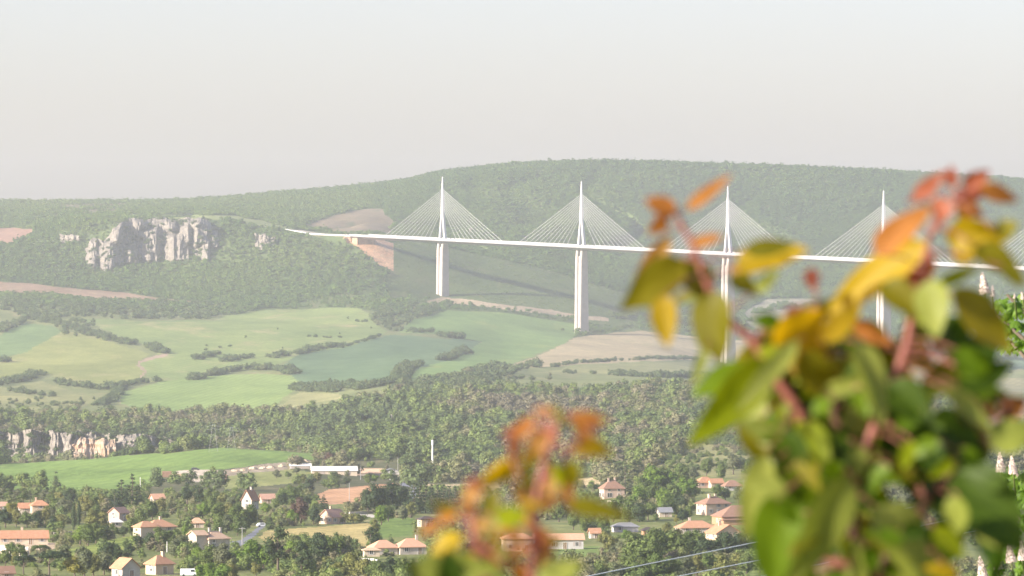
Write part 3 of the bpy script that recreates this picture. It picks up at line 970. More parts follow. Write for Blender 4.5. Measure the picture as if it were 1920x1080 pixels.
sz = np.clip(nrg.lognormal(2.02, .30, len(x)), 4, 15); hh = sz * nrg.uniform(.55, .85, len(x))
px, row = project(x, y, z)
scrub = in_poly(px, row, [(725, 440), (860, 470), (1000, 500), (1200, 560), (1200, 625), (1050, 590), (830, 565), (725, 560)])
sz = np.where(scrub, nrg.uniform(2.0, 4.0, len(x)), sz); hh = np.where(scrub, sz * .55, hh); tint = np.where(scrub, .9, tint)
ks = ~(scrub & (nrg.random(len(x)) < .5))
x, y, z, sz, hh, tint = x[ks], y[ks], z[ks], sz[ks], hh[ks], tint[ks]
FARP = points(x, y, z, sz, hh, tint, 5)

# --- wooded slope in the middle distance
x, y, z = wedge(42000, 2620, 4620)
px, row = project(x, y, z)
clx = classify(x, y, z)
rv = nrg.random(len(x))
den = .55 + 1.5 * fbm(x / 70, y / 90, 71)
k = (clx == 1002) & seen(x, y, z, 9) & (rv < np.clip(den, .12, 1))
k &= ~(in_poly(px, row, [(0, 770), (130, 772), (230, 790), (230, 815), (0, 815)]) & (rv > .22))
k &= ~(in_poly(px, row, [(300, 874), (420, 872), (545, 862), (620, 866), (770, 868), (800, 885), (800, 935), (280, 935)]) & (rv > .04))
k &= ~(in_poly(px, row, [(610, 895), (760, 880), (800, 870), (900, 900), (900, 930), (610, 930)]) & (rv > .12))
k &= ~(in_poly(px, row, [(660, 850), (780, 845), (800, 870), (650, 872)]) & (rv > .4))
ss = np.zeros(len(x), bool)
sc_id = [i for i, n in enumerate(NAMES) if n == 'scrub_slope'][0]
ss |= (clx == sc_id) & (rv < .16 + .5 * (fbm(x / 40, y / 60, 77) > .12)) & seen(x, y, z, 5)
tint = .42 + 1.7 * fbm(x / 120, y / 150, 81) + nrg.normal(0, .22, len(x))
# the gully at centre left is fresh green, the upper rim browner
tint -= .25 * in_poly(px, row, [(560, 770), (800, 740), (1000, 800), (900, 880), (620, 870)])
tint += .22 * in_poly(px, row, [(700, 740), (1310, 740), (1310, 800), (900, 790), (700, 760)])
sz = np.clip(nrg.lognormal(2.0, .42, len(x)), 2.5, 16); hh = sz * nrg.uniform(.6, 1.0, len(x))
sz = np.where(ss, nrg.uniform(3, 6, len(x)), sz); hh = np.where(ss, sz * .6, hh)
kk2 = k | ss
MIDP = points(x[kk2], y[kk2], z[kk2], sz[kk2], hh[kk2], tint[kk2], 6)

# --- hedgerows, copses and tree lines between the fields
HP = []


def hedge(pts, step=9, wid=10, size=(6, 10), dmin=4300, dens=1.0, tint=.35):
    P = [ground_at(a, b, dmin) for a, b in pts]
    for a, b in zip(P[:-1], P[1:]):
        L = (b - a).length
        for q in range(max(1, int(L / step * dens))):
            t = rng.random()
            xx = a.x + (b.x - a.x) * t + rng.uniform(-wid, wid) * .5; yy = a.y + (b.y - a.y) * t + rng.uniform(-wid, wid)
            s = rng.uniform(*size)
            HP.append((xx, yy, gz(xx, yy) - .3, s, s * rng.uniform(.65, .95), rng.uniform(0, 6.28), min(1, max(0, tint + rng.gauss(0, .22))), rng.randrange(4)))


def copse(poly, n, size=(7, 11), dmin=4300, dmax=8000, tint=.35):
    xs = [p[0] for p in poly]; ys = [p[1] for p in poly]
    c = 0
    while c < n:
        a, b = rng.uniform(min(xs), max(xs)), rng.uniform(min(ys), max(ys))
        if in_poly(np.array([a]), np.array([b]), poly)[0]:
            p = ground_at(a, b, dmin)
            c += 1
            if p.y > dmax: continue
            s = rng.uniform(*size)
            HP.append((p.x, p.y + rng.uniform(-8, 8), p.z - .3, s, s * rng.uniform(.65, .95), rng.uniform(0, 6.28), min(1, max(0, tint + rng.gauss(0, .22))), rng.randrange(4)))


hedge(Z3((350, 150), (480, 190), (600, 225), (760, 262)), 4, 16)
hedge(Z3((0, 492), (100, 465), (210, 430)), 4, 14)
hedge(Z3((330, 482), (450, 497), (560, 512), (640, 505)), 4, 12)
hedge(Z3((560, 600), (620, 580), (655, 545), (672, 500), (740, 482), (900, 466)), 3.2, 9, (5, 8))
hedge(Z3((1070, 458), (1180, 434), (1280, 410), (1400, 395), (1600, 405), (1650, 425)), 3.2, 12)
hedge(Z3((1100, 345), (1210, 318)), 5, 12); hedge(Z3((1260, 358), (1400, 332)), 5, 12)
hedge(Z3((1520, 335), (1690, 312), (1750, 296), (1900, 268)), 5, 12); hedge(Z4((230, 278), (340, 245), (470, 212)), 6, 6, (3, 6))
hedge(Z3((840, 270), (920, 310)), 4, 14); hedge(Z3((80, 520), (260, 552)), 5, 14, (4, 7)); hedge(Z3((330, 590), (440, 600)), 6, 14, (4, 7))
hedge(Z3((0, 190), (60, 155), (130, 130)), 4, 14); hedge(Z3((0, 365), (40, 355)), 6, 10)
hedge(Z3((1700, 210), (1900, 225)), 8, 8, (3, 5)); hedge(Z3((1660, 510), (1900, 525)), 3, 14)
hedge(Z4((0, 500), (220, 500), (400, 505), (560, 470)), 2.6, 18); hedge(Z4((560, 470), (600, 400), (660, 375)), 3, 14)
hedge(Z4((560, 185), (660, 190), (760, 190)), 4, 14); hedge(Z4((790, 215), (900, 222)), 3, 16, (8, 12)); hedge(Z4((810, 350), (900, 315), (960, 308)), 4, 12)
hedge(Z4((900, 290), (930, 300)), 4, 8); hedge(Z4((260, 130), (380, 132)), 4, 8, (4, 6))
hedge(Z4((1290, 385), (1350, 385)), 4, 8, (9, 13)); hedge(Z4((1420, 385), (1560, 365), (1920, 345), (2250, 345)), 7, 6, (4, 7)); hedge(Z4((1490, 420), (1690, 425)), 6, 8, (4, 7))
hedge(Z4((1760, 430), (1920, 440), (2050, 445), (2250, 440)), 3.5, 14, (6, 10)); hedge(Z4((1480, 180), (1560, 190)), 7, 8, (4, 6)); hedge(Z4((1640, 190), (1760, 175), (1880, 155)), 6, 6, (4, 6))
hedge([(1220, 612), (1290, 622), (1400, 628)], 6, 10, (5, 8)); hedge([(1150, 595), (1230, 600), (1330, 605)], 4, 25, (7, 11))
hedge([(1095, 742), (1160, 742), (1240, 738), (1310, 738)], 2.2, 16, (8, 12), 3900); hedge([(1250, 735), (1330, 738), (1420, 745)], 3, 18, (7, 11), 3900)
copse(Z3((420, 95), (480, 112), (800, 122), (1200, 116), (1300, 86), (1400, 60), (1200, 45), (1000, 30), (600, 15), (250, 25), (0, 0), (0, 80), (60, 60), (150, 130), (350, 150), (350, 95)), 420, (8, 12), 6300, 7800)
copse(Z4((400, 140), (420, 80), (560, 40), (850, 30), (830, 60), (650, 120), (560, 185), (520, 180)), 150, (7, 11), 5800, 8000)
copse(Z4((560, 490), (700, 470), (860, 440), (950, 412), (1100, 388), (1290, 392), (1220, 420), (1100, 480), (1000, 560), (700, 570), (520, 560)), 330, (7, 11), 4200, 6400, .45)
copse(Z4((1100, 480), (1220, 420), (1420, 430), (1420, 520), (1050, 550)), 50, (4, 7), 4200, 6400, .6)
copse([(60, 590), (130, 588), (190, 612), (150, 640), (70, 605)], 40, (7, 10), 5600, 7500)
copse([(-10, 745), (150, 748), (220, 752), (200, 778), (-10, 780)], 50, (4, 7), 4300, 5600, .6)
copse([(1860, 672), (1890, 665), (1895, 700), (1860, 705)], 12, (9, 13), 5000, 8000, .6); copse([(1900, 668), (1960, 660), (1960, 684), (1905, 686)], 14, (8, 11), 5000, 8000)
copse([(360, 640), (700, 590), (700, 650), (420, 690)], 12, (3, 5), 5000, 8000, .5)
HEDGEP = np.array(HP + LEDGE)

scatter('forest', FARP, far_col, 5, 'dense green forest covering the plateau slopes and skyline')
scatter('woodland', MIDP, mid_col, 6, 'mixed woodland on the slope between village and fields')
scatter('hedgerow_trees', HEDGEP, hedge_col, 4, 'hedgerow trees and copses between the far fields')

# ------------------------------------------------------------------ the cable-stayed bridge
CONC = plain_mat('bridge_concrete', (.36, .32, .28), (.44, .395, .35), .15, .8, world=True)
WHITE = plain_mat('bridge_white', (.54, .52, .50), (.60, .58, .56), .2, .45)
STEEL = plain_mat('deck_steel', (.28, .27, .265), (.33, .32, .31), .2, .6)
SCREEN = plain_mat('wind_screen', (.38, .37, .36), (.44, .43, .42), .3, .4)
DASPH = plain_mat('deck_asphalt', (.08, .08, .085), (.10, .10, .10), .5, .9)
TOW = [Vector(p) for p in ((-95.9, 7670, 37.0), (92.6, 7385, 26.5), (276.5, 7100, 16.0), (456.4, 6809, 6.2), (632, 6516, -4.3))]
PATH = [Vector((-216.3, 7852.5, 43.8))] + TOW + [Vector((805, 6222, -14.5)), Vector((975, 5927, -24.8))]


def catmull(P, n):
    out = []
    Q = [P[0] * 2 - P[1]] + P + [P[-1] * 2 - P[-2]]
    for k in range(1, len(Q) - 2):
        a, b, c, d = Q[k - 1:k + 3]
        for i in range(n):
            t = i / n
            out.append(.5 * ((2 * b) + (c - a) * t + (2 * a - 5 * b + 4 * c - d) * t * t + (3 * b - a - 3 * c + d) * t ** 3))
    out.append(P[-1].copy())
    return out


CP = catmull(PATH, 14)
bridge = tag(empty('cable_stayed_bridge', tuple(ground_at(1090, 628, 7200))), 'long white cable-stayed viaduct on tall slender piers crossing the valley', 'bridge')


def sweep(mb, path, prof):
    """sweep a closed profile of (across, up) along a path"""
    rings = []
    for k, p in enumerate(path):
        t = (path[min(k + 1, len(path) - 1)] - path[max(k - 1, 0)])
        s = Vector((t.y, -t.x, 0)).normalized()
        rings.append([p + s * a + Vector((0, 0, b)) for a, b in prof])
    return mb.loft(rings)


def bpart(mb, name, mat, parent=bridge, smooth=False):
    o = mb.build(name, mat, parent, smooth)
    root = Vector(bridge.location)
    if parent is bridge:
        o.matrix_parent_inverse = Matrix.Translation(-root)
    else:
        o.matrix_parent_inverse = Matrix.Identity(4)
    return o


deck = bpart(sweep(MB(), CP, [(-16, 0), (-16, -.9), (-9, -2.6), (-2.6, -4.4), (2.6, -4.4), (9, -2.6), (16, -.9), (16, 0)]), 'deck', STEEL)
for s in (-1, 1):
    bpart(sweep(MB(), CP, [(s * 15.9 - .12, .0), (s * 15.9 + .12, .0), (s * 15.9 + .12, 2.4), (s * 15.9 - .12, 2.4)]), 'wind_screen', SCREEN, bridge)
    bpart(sweep(MB(), CP, [(s * 2.3 - .2, .02), (s * 2.3 + .2, .02), (s * 2.3 + .2, 1.1), (s * 2.3 - .2, 1.1)]), 'crash_barrier', WHITE, bridge)
    bpart(sweep(MB(), CP, [(s * 8.8 - 6, .004), (s * 8.8 + 6, .004), (s * 8.8 + 6, .06), (s * 8.8 - 6, .06)]), 'carriageway', DASPH, bridge)

PIERZ = [-44, -91, -126, -138, -215]
ORD = ['first', 'second', 'third', 'fourth', 'fifth']
for i, T in enumerate(TOW):
    nx = CP[14 * (i + 1) + 1] - CP[14 * (i + 1) - 1]
    ax = Vector((nx.x, nx.y, 0)).normalized()           # along the deck
    sd = Vector((ax.y, -ax.x, 0))                       # across the deck
    zf = min(PIERZ[i], gz(T.x, T.y)) - 3
    ztop = T.z - 4.5

    def sect(c, z, hw, hl):
        ch = min(hw, hl) * .45
        pr = [(-hw, -hl + ch), (-hw + ch, -hl), (hw - ch, -hl), (hw, -hl + ch), (hw, hl - ch), (hw - ch, hl), (-hw + ch, hl), (-hw, hl - ch)]
        return [Vector((T.x, T.y, 0)) + ax * c + sd * a + ax * b + Vector((0, 0, z)) for a, b in pr]
    pier = empty('pier', (0, 0, 0)); pier.parent = bridge
    pier.matrix_parent_inverse = Matrix.Translation(-Vector(bridge.location))
    for s in (-1, 1):
        rings = []
        H = ztop - zf
        for k in range(9):
            t = k / 8
            z = zf + H * t
            below = (ztop - z)
            spread = 5.2 - min(1, below / 90) * .8
            hw = 5.6 + below * .018
            hl = 2.3 + below * .006
            if below < 4: hw *= .8
            rings.append(sect(s * spread, z, hw, hl))
        bpart(MB().loft(rings), 'shaft', CONC, pier)
    if i == 4:
        pass
    # web joining the shafts, set back behind their faces
    hw = 3.0
    bpart(MB().loft([sect(0, zf, 5.0, 4.2), sect(0, zf + (ztop - zf) * .93, 3.0, 3.6)]), 'web', CONC, pier)
    bpart(MB().loft([sect(0, zf - 1, 12, 9), sect(0, zf + 3.2, 11, 8)]), 'footing', CONC, pier)
    tow = empty('pylon', (0, 0, 0)); tow.parent = bridge
    tow.matrix_parent_inverse = Matrix.Translation(-Vector(bridge.location))
    for s in (-1, 1):
        rings = []
        for k in range(7):
            t = k / 6
            z = T.z - .5 + 39 * t
            rings.append(sect(s * (6.4 * (1 - t) + 1.25 * t), z, 2.3 - .5 * t, 1.75 - .45 * t))
        bpart(MB().loft(rings), 'leg', WHITE, tow)
    rings = [sect(0, T.z + z, w, l) for z, w, l in ((36, 1.9, 2.9), (42, 2.0, 2.7), (55, 1.8, 2.2), (69, 1.5, 1.8), (72, 1.25, 1.5), (80, 1.0, 1.15), (87, .75, .85))]
    bpart(MB().loft(rings), 'mast', WHITE, tow)
    bpart(MB().box(-.25, .25, -.25, .25, 87, 88.6, Matrix.Translation(T)), 'beacon', STEEL, tow)
    for s in (-1, 1):
        for c in range(11):
            h = 44 + 2.55 * c
            off = 36 + 11.8 * c
            # deck point at this distance
            L, kk3 = 0, 14 * (i + 1)
            st = s
            p = CP[kk3].copy()
            while 0 <= kk3 + st < len(CP):
                seg = (CP[kk3 + st] - CP[kk3]).length
                if L + seg >= off:
                    p = CP[kk3].lerp(CP[kk3 + st], (off - L) / seg); break
                L += seg; kk3 += st; p = CP[kk3].copy()
            a = Vector((T.x, T.y, T.z + h)) + ax * s * 1.2
            b = p + Vector((0, 0, .3))
            m = a.lerp(b, .5) - Vector((0, 0, .4))
            bpart(MB().tube([a, m, b], .22, 5), 'stay_cable', WHITE, tow)
# abutment block and approach road on the spur
AB = Vector((-208, 7840, 43.4))
dirn = (PATH[0] - PATH[1]); dirn.z = 0; dirn.normalize()
sdn = Vector((dirn.y, -dirn.x, 0))
bpart(MB().loft([[AB + dirn * l + sdn * a + Vector((0, 0, z)) for l, a in ((-4, -15), (-4, 15), (10, 15), (10, -15))] for z in (-12, -2.6)]), 'abutment', ROCK_O, bridge)
APP = []
for l in range(16, 190, 14):
    p = AB + dirn * l + sdn * (-(l / 300) ** 2 * 20)
    APP.append(Vector((p.x, p.y, max(AB.z + l * .026 - .3, gz(p.x, p.y) + .3))))
tag(sweep(MB(), APP, [(-14, 0), (14, 0), (15, -1.4), (-15, -1.4)]).build('approach_road', G('approach', (.38, .33, .27), (.44, .38, .31), None, 30, None)), 'pale approach road at the left end of the bridge', None, None, 'structure')
o = tag(empty('safety_barrier', tuple(APP[0])), 'low white roadside barrier leading onto the left end of the bridge', 'barrier')
s0 = 1 if sdn.y < 0 else -1
b_ = sweep(MB(), APP, [(s0 * 14.2 - .15, -.2), (s0 * 14.2 + .15, -.2), (s0 * 14.2 + .15, 1.5), (s0 * 14.2 - .15, 1.5)]).build('rail', WHITE, o); fix_parent(b_, o)
for p in APP:
    q = p + sdn * s0 * 14.0
    b_ = MB().box(q.x - .2, q.x + .2, q.y - .2, q.y + .2, q.z - .9, q.z + 1.7).build('rail_post', STEEL, o); fix_parent(b_, o)

# ------------------------------------------------------------------ houses
def roof_mat(name, c1, c2):
    m, nt, b = new_mat(name)
    n = noise(nt, coords(nt, world=False), .9, 5, .7)
    c = ramp(nt, n, [(.3, c1), (.7, c2)])
    w = nt.nodes.new("ShaderNodeTexWave")
    w.bands_direction = 'DIAGONAL'
    w.inputs["Scale"].default_value = 1.3
    nt.links.new(coords(nt, world=False), w.inputs["Vector"])
    c = mixc(nt, 1.0, c, ramp(nt, w.outputs["Fac"], [(0, (.8,) * 3), (1, (1.08,) * 3)]), 'MULTIPLY')
    nt.links.new(c, b.inputs["Base Color"])
    b.inputs["Roughness"].default_value = .9
    b.inputs["Specular IOR Level"].default_value = .15
    bump(nt, b, w.outputs["Fac"], .08, .6)
    return m


ROOF = {'terracotta': roof_mat('roof_terracotta', (.42, .20, .11), (.54, .29, .17)), 'pink': roof_mat('roof_pink', (.42, .24, .17), (.52, .32, .23)),
        'orange': roof_mat('roof_orange', (.45, .23, .13), (.54, .30, .18)), 'brown': roof_mat('roof_brown', (.26, .15, .10), (.34, .20, .14)),
        'salmon': roof_mat('roof_salmon', (.58, .32, .20), (.66, .39, .25)), 'grey': roof_mat('roof_grey', (.22, .22, .23), (.28, .28, .29)),
        'white': roof_mat('roof_white', (.68, .63, .56), (.74, .70, .63)), 'dark': roof_mat('roof_dark', (.07, .055, .055), (.10, .08, .075)),
        'pale': roof_mat('roof_pale', (.56, .36, .23), (.66, .46, .31))}
WALL = {'white': plain_mat('wall_white', (.40, .345, .28), (.53, .47, .40), .45, .9), 'cream': plain_mat('wall_cream', (.42, .34, .25), (.54, .45, .34), .45, .9),
        'peach': plain_mat('wall_peach', (.46, .33, .23), (.56, .42, .30), .45, .9), 'pink': plain_mat('wall_pink', (.42, .30, .23), (.50, .37, .29), .45, .9),
        'ochre': plain_mat('wall_ochre', (.52, .39, .26), (.58, .45, .31), 1.2, .9), 'stone': plain_mat('wall_stone', (.36, .31, .25), (.50, .44, .36), 1.6, .95, .1),
        'grey': plain_mat('wall_grey', (.42, .39, .37), (.48, .45, .42), 1.2, .9), 'wood': plain_mat('wall_wood', (.30, .17, .09), (.38, .23, .13), 1.5, .85)}
GLASS = plain_mat('window_glass', (.02, .022, .026), (.035, .038, .042), 2, .15, spec=.6)
FRAME = plain_mat('window_frame', (.60, .57, .53), (.66, .63, .58), 2, .6)
SHUT = plain_mat('shutter', (.30, .25, .21), (.37, .31, .27), 2, .7)
DOORM = plain_mat('door_wood', (.20, .12, .07), (.27, .17, .10), 2, .6)
HOUSES = []


def gable_roof(w, d, h, rise, axis, kind, ov=.5, th=.22):
    """roof slab over a w x d plan whose eaves are at height h"""
    mb = MB()
    X, Y = w / 2 + ov, d / 2 + ov
    drop = ov * rise / ((d if axis == 'x' else w) / 2)
    z0, z1 = h - drop, h + rise
    if axis == 'y':
        def P(a, b, z): return (b, a, z)
        X, Y = Y, X
    else:
        def P(a, b, z): return (a, b, z)
    i = 0 if kind == 'gable' else min(X * .75, Y)
    for dz in (0,):
        top = [P(-X, -Y, z0), P(X, -Y, z0), P(X, Y, z0), P(-X, Y, z0), P(-X + i, 0, z1), P(X - i, 0, z1)]
        bot = [(p[0], p[1], p[2] - th) for p in top]
        fs = [(0, 1, 5, 4), (2, 3, 4, 5), (3, 0, 4), (1, 2, 5)]
        if kind == 'gable':
            fs = [(0, 1, 5, 4), (2, 3, 4, 5)]
        n = 6
        allf = fs + [tuple(q + n for q in reversed(f)) for f in fs]
        if kind == 'gable':
            edge = [(0, 1), (2, 3), (1, 5), (5, 2), (3, 4), (4, 0)]
        else:
            edge = [(0, 1), (1, 2), (2, 3), (3, 0)]
        for a, b in edge:
            allf.append((b, a, a + n, b + n))
        if axis == 'y':
            allf = [tuple(reversed(f)) for f in allf]
        mb.add(top + bot, allf)
    return mb


def wall_block(w, d, h, rise, axis, kind, z0=-1.2):
    mb = MB()
    x, y = w / 2, d / 2
    hh = h - .12
    if kind != 'gable':
        return mb.box(-x, x, -y, y, z0, hh)
    if axis == 'x':
        vs = [(-x, -y, z0), (x, -y, z0), (x, y, z0), (-x, y, z0), (-x, -y, hh), (x, -y, hh), (x, y, hh), (-x, y, hh), (-x, 0, hh + rise), (x, 0, hh + rise)]
        return mb.add(vs, [(0, 3, 2, 1), (0, 1, 5, 4), (2, 3, 7, 6), (1, 2, 6, 9, 5), (3, 0, 4, 8, 7), (4, 5, 9, 8), (6, 7, 8, 9)])
    vs = [(-x, -y, z0), (x, -y, z0), (x, y, z0), (-x, y, z0), (-x, -y, hh), (x, -y, hh), (x, y, hh), (-x, y, hh), (0, -y, hh + rise), (0, y, hh + rise)]
    return mb.add(vs, [(0, 3, 2, 1), (1, 2, 6, 5), (3, 0, 4, 7), (0, 1, 5, 8, 4), (2, 3, 7, 9, 6), (4, 8, 9, 7), (5, 6, 9, 8)])


def opening(root, wl_, face, u, z, w, h, W, D, door=False, shutters=True):
    """a window or door set on one wall: face 'f' front, 'l' left, 'r' right"""
    fr = {'f': Matrix.Translation((0, -D / 2, 0)), 'l': Matrix.Translation((-W / 2, 0, 0)) @ Matrix.Rotation(R(-90), 4, 'Z'), 'r': Matrix.Translation((W / 2, 0, 0)) @ Matrix.Rotation(R(90), 4, 'Z')}[face]
    M = fr @ Matrix.Translation((u, 0, z))
    mb = MB()
    t = .12
    for x0, x1, z0, z1 in ((-w / 2 - t, w / 2 + t, -t, 0), (-w / 2 - t, w / 2 + t, h, h + t), (-w / 2 - t, -w / 2, 0, h), (w / 2, w / 2 + t, 0, h), (-.04, .04, 0, h)):
        mb.box(x0, x1, -.10, .05, z0, z1, M)
    o = mb.build('door' if door else 'window', FRAME, root)
    MB().box(-w / 2, w / 2, -.04, .03, 0, h, M).build('leaf' if door else 'pane', DOORM if door else GLASS, o)
    if shutters and not door:
        for s in (-1, 1):
            q = s * (w / 2 + t + w * .26)
            MB().box(q - w * .25, q + w * .25, -.08, -.01, -.03, h + .03, M).build('shutter', SHUT, o)


def house(px0, px1, base, eave, ridge, yaw, kind, axis, wall, roof, label, ratio=.8, rows=None, chim=1, wing=None, mark=None, cat='house', faces='flr', doors=1, shut=True, dark_low=False):
    g = ground_at((px0 + px1) / 2, base)
    s = g.y / F
    ya = R(yaw)
    app = (px1 - px0) * s
    W = app / (abs(math.cos(ya)) + ratio * abs(math.sin(ya)))
    D = W * ratio
    h = max(2.3, (base - eave) * s)
    rise = max(.5, (eave - ridge) * s)
    root = empty(cat.replace(' ', '_') if cat != 'house' else 'house', (g.x, g.y + D * .3, gz(g.x, g.y + D * .3)), ya)
    # keep the seen base line
    root.location.z = min(root.location.z, g.z) + .0
    tag(root, label, cat, 'village houses' if cat == 'house' else None)
    wo = wall_block(W, D, h, rise, axis, kind).build('wall', WALL[wall], root)
    ro = gable_roof(W, D, h, rise, axis, kind).build('roof', ROOF[roof], root)
    r = random.Random(int(px0 * 7 + base))
    for c in range(chim):
        cxx, cyy2 = (r.uniform(-.35, .35) * W, r.uniform(-.08, .12) * D) if axis == 'x' else (r.uniform(-.1, .1) * W, r.uniform(-.3, .3) * D)
        mbc = MB().box(cxx - .35, cxx + .35, cyy2 - .35, cyy2 + .35, h + rise * .45, h + rise + .9).box(cxx - .45, cxx + .45, cyy2 - .45, cyy2 + .45, h + rise + .9, h + rise + 1.05)
        mbc.build('chimney', WALL[wall], ro)
    nrow = rows if rows is not None else max(1, int(h / 2.8))
    for f in faces:
        L = W if f == 'f' else D
        n = max(1, int(L / 3.4))
        for k in range(nrow):
            for j in range(n):
                u = (j + .5) / n * L - L / 2 + r.uniform(-.3, .3)
                z = (1.0 if nrow == 1 or h / nrow < 2.6 else .9) + k * (h / nrow)
                if z + 1.2 > h - .2: z = h - 1.5
                if k == 0 and f == 'f' and j == n // 2 and doors:
                    opening(root, wo, f, u, .05, 1.1, 2.1, W, D, True)
                elif r.random() < .85:
                    big = dark_low and k == 0
                    opening(root, wo, f, u, z if not big else .5, 1.0 if not big else 2.0, min(1.25, h - z - .3) if not big else 1.7, W, D, False, shut and not big)
    if wing:
        wx, wy, ww, wd, wh, wr, wk, wa = wing      # in metres, relative to the house
        wob = wall_block(ww, wd, wh, wr, wa, wk)
        wob.v = [(p[0] + wx, p[1] + wy, p[2]) for p in wob.v]
        q = wob.build('wing_wall', WALL[wall], root)
        rb = gable_roof(ww, wd, wh, wr, wa, wk)
        rb.v = [(p[0] + wx, p[1] + wy, p[2]) for p in rb.v]
        rb.build('wing_roof', ROOF[roof], root)
    HOUSES.append((px0, px1, ridge, base, g.y, mark or label, root))
    return root


house(-6, 90, 1021, 1007, 995, 8, 'gable', 'x', 'cream', 'terracotta', 'long low house with red tiled roof at the left edge', .55, 1, 1, mark='the long red-roofed house', doors=1)
house(33, 62, 967, 951, 943, 14, 'gable', 'x', 'white', 'terracotta', 'lower left half of the pale stepped house, red tiled roof', .8, 2, 0, mark='the pale stepped house')
house(55, 92, 968, 946, 938, 14, 'hip', 'x', 'peach', 'terracotta', 'taller right half of the pale stepped house', .8, 2, 1, mark='the pale stepped house')
house(-12, 12, 958, 950, 944, 5, 'gable', 'x', 'grey', 'pink', 'roof and grey wall cut off by the left edge, above the long house', .8, 1, 0, mark='the cut-off house')
house(203, 241, 977, 960, 951, 55, 'gable', 'x', 'pink', 'pink', 'pink gabled house below the dark conifers, roof pale pink', .9, 2, 0, mark='the pink gabled house')
house(204, 229, 989, 985, 979, 20, 'hip', 'x', 'cream', 'white', 'small shed with whitish roof just below the pink gabled house', .9, 1, 0, cat='shed', mark='the white-roofed shed', doors=0, faces='f')
house(264, 330, 1008, 986, 975, 30, 'hip', 'x', 'cream', 'orange', 'cream house with orange hipped roof and lower front wing', .7, 2, 1, wing=(-6.5, -3.0, 6.5, 6.0, 4.2, 1.6, 'hip', 'x'), mark='the orange hipped house')
house(372, 430, 1032, 1008, 996, 35, 'hip', 'x', 'stone', 'pale', 'grey stone house with pale orange roof beside the village road', .8, 2, 2, wing=(-5.8, 0.5, 4.0, 5.0, 5.2, 1.2, 'gable', 'x'), mark='the grey stone house')
house(453, 484, 955, 935, 918, 62, 'gable', 'x', 'white', 'terracotta', 'tall white gabled house with orange-red roof and chimney', .85, 2, 1, mark='the tall white gabled house')
house(486, 516, 944, 934, 926, 15, 'gable', 'x', 'pink', 'pink', 'low pinkish house right of the tall white gabled house', .8, 1, 0, mark='the low pinkish house')
house(208, 262, 1084, 1062, 1046, 35, 'gable', 'y', 'white', 'orange', 'white house whose grey gable faces right, at bottom left', 1.0, 1, 0, mark='the white gabled house')
house(272, 325, 1078, 1055, 1042, 38, 'hip', 'x', 'ochre', 'orange', 'ochre two-storey house with orange roof at the bottom edge', .85, 2, 2, mark='the ochre house')
house(280, 309, 944, 934, 926, 25, 'gable', 'x', 'cream', 'salmon', 'house half hidden behind the dark conifers', .9, 1, 0, mark='the half-hidden house')
house(356, 382, 990, 984, 977, 12, 'hip', 'x', 'cream', 'salmon', 'low salmon roof between trees right of the orange hipped house', .8, 1, 0, mark='the low salmon roof')
house(-8, 26, 1088, 1072, 1062, 20, 'gable', 'x', 'pink', 'brown', 'brown roof in the bottom left corner', .8, 1, 0, mark='the corner house')
house(598, 648, 983, 968, 955, 48, 'gable', 'x', 'peach', 'pink', 'peach gabled house with brownish pink roof above the golden field', .95, 1, 1, mark='the peach gabled house')
house(738, 800, 1040, 1023, 1010, 20, 'hip', 'x', 'white', 'salmon', 'white bungalow with salmon tiled roof below the golden field', .7, 1, 1, wing=(-8.5, 1.0, 7.5, 6.0, 2.6, 1.9, 'hip', 'x'), mark='the white bungalow')
house(680, 712, 1044, 1034, 1031, 12, 'hip', 'x', 'cream', 'pale', 'small open pale carport left of the white bungalow', .6, 1, 0, cat='carport', mark='the carport', doors=0, faces='f')
house(782, 816, 988, 972, 968, 25, 'hip', 'x', 'ochre', 'dark', 'ochre tower-like house with dark roof below the pine row', .7, 2, 0, mark='the ochre tower house')
house(1124, 1171, 934, 914, 901, 16, 'hip', 'x', 'pink', 'brown', 'two-storey pink house with brown roof and two chimneys by the wood', .8, 2, 2, mark='the two-storey pink house', dark_low=True, shut=False)
house(1302, 1342, 915, 903, 894, 18, 'hip', 'x', 'pink', 'terracotta', 'red-roofed pink house at the foot of the scrub slope', .8, 1, 0, wing=(3.2, -4.5, 5.5, 5.0, 2.6, 1.6, 'gable', 'x'), mark='the red-roofed pink house')
house(1306, 1370, 966, 943, 932, 26, 'hip', 'x', 'peach', 'brown', 'peach two-storey house with brown hipped roof and three chimneys', .8, 2, 3, mark='the peach two-storey house')
house(1336, 1432, 984, 966, 948, 18, 'hip', 'x', 'wood', 'brown', 'wooden chalet with wide brown roof and pale balcony', .7, 1, 0, wing=(-2, -5.2, 12, 3.2, 2.2, .3, 'hip', 'x'), mark='the wooden chalet')
house(1267, 1342, 1000, 988, 977, 14, 'hip', 'x', 'white', 'orange', 'low white house with bright orange roof', .6, 1, 1, mark='the low orange-roofed house')
house(1324, 1390, 1013, 998, 983, 22, 'gable', 'y', 'peach', 'terracotta', 'peach house with its gable facing the camera, below the chalet', 1.0, 1, 1, mark='the peach gable-front house')
house(1000, 1094, 1030, 1010, 1001, 6, 'gable', 'x', 'grey', 'salmon', 'long low outbuilding with salmon roof beside the lawn', .35, 1, 0, mark='the long salmon-roofed outbuilding', doors=1)
house(940, 1000, 1034, 1008, 1000, 6, 'hip', 'x', 'peach', 'salmon', 'peach house behind the orange leaves', .6, 1, 0, mark='the peach house behind the leaves')
house(1147, 1197, 998, 992, 986, 10, 'hip', 'x', 'grey', 'grey', 'low grey-roofed barn left of the black shed', .5, 1, 0, cat='barn', mark='the grey barn', doors=0)
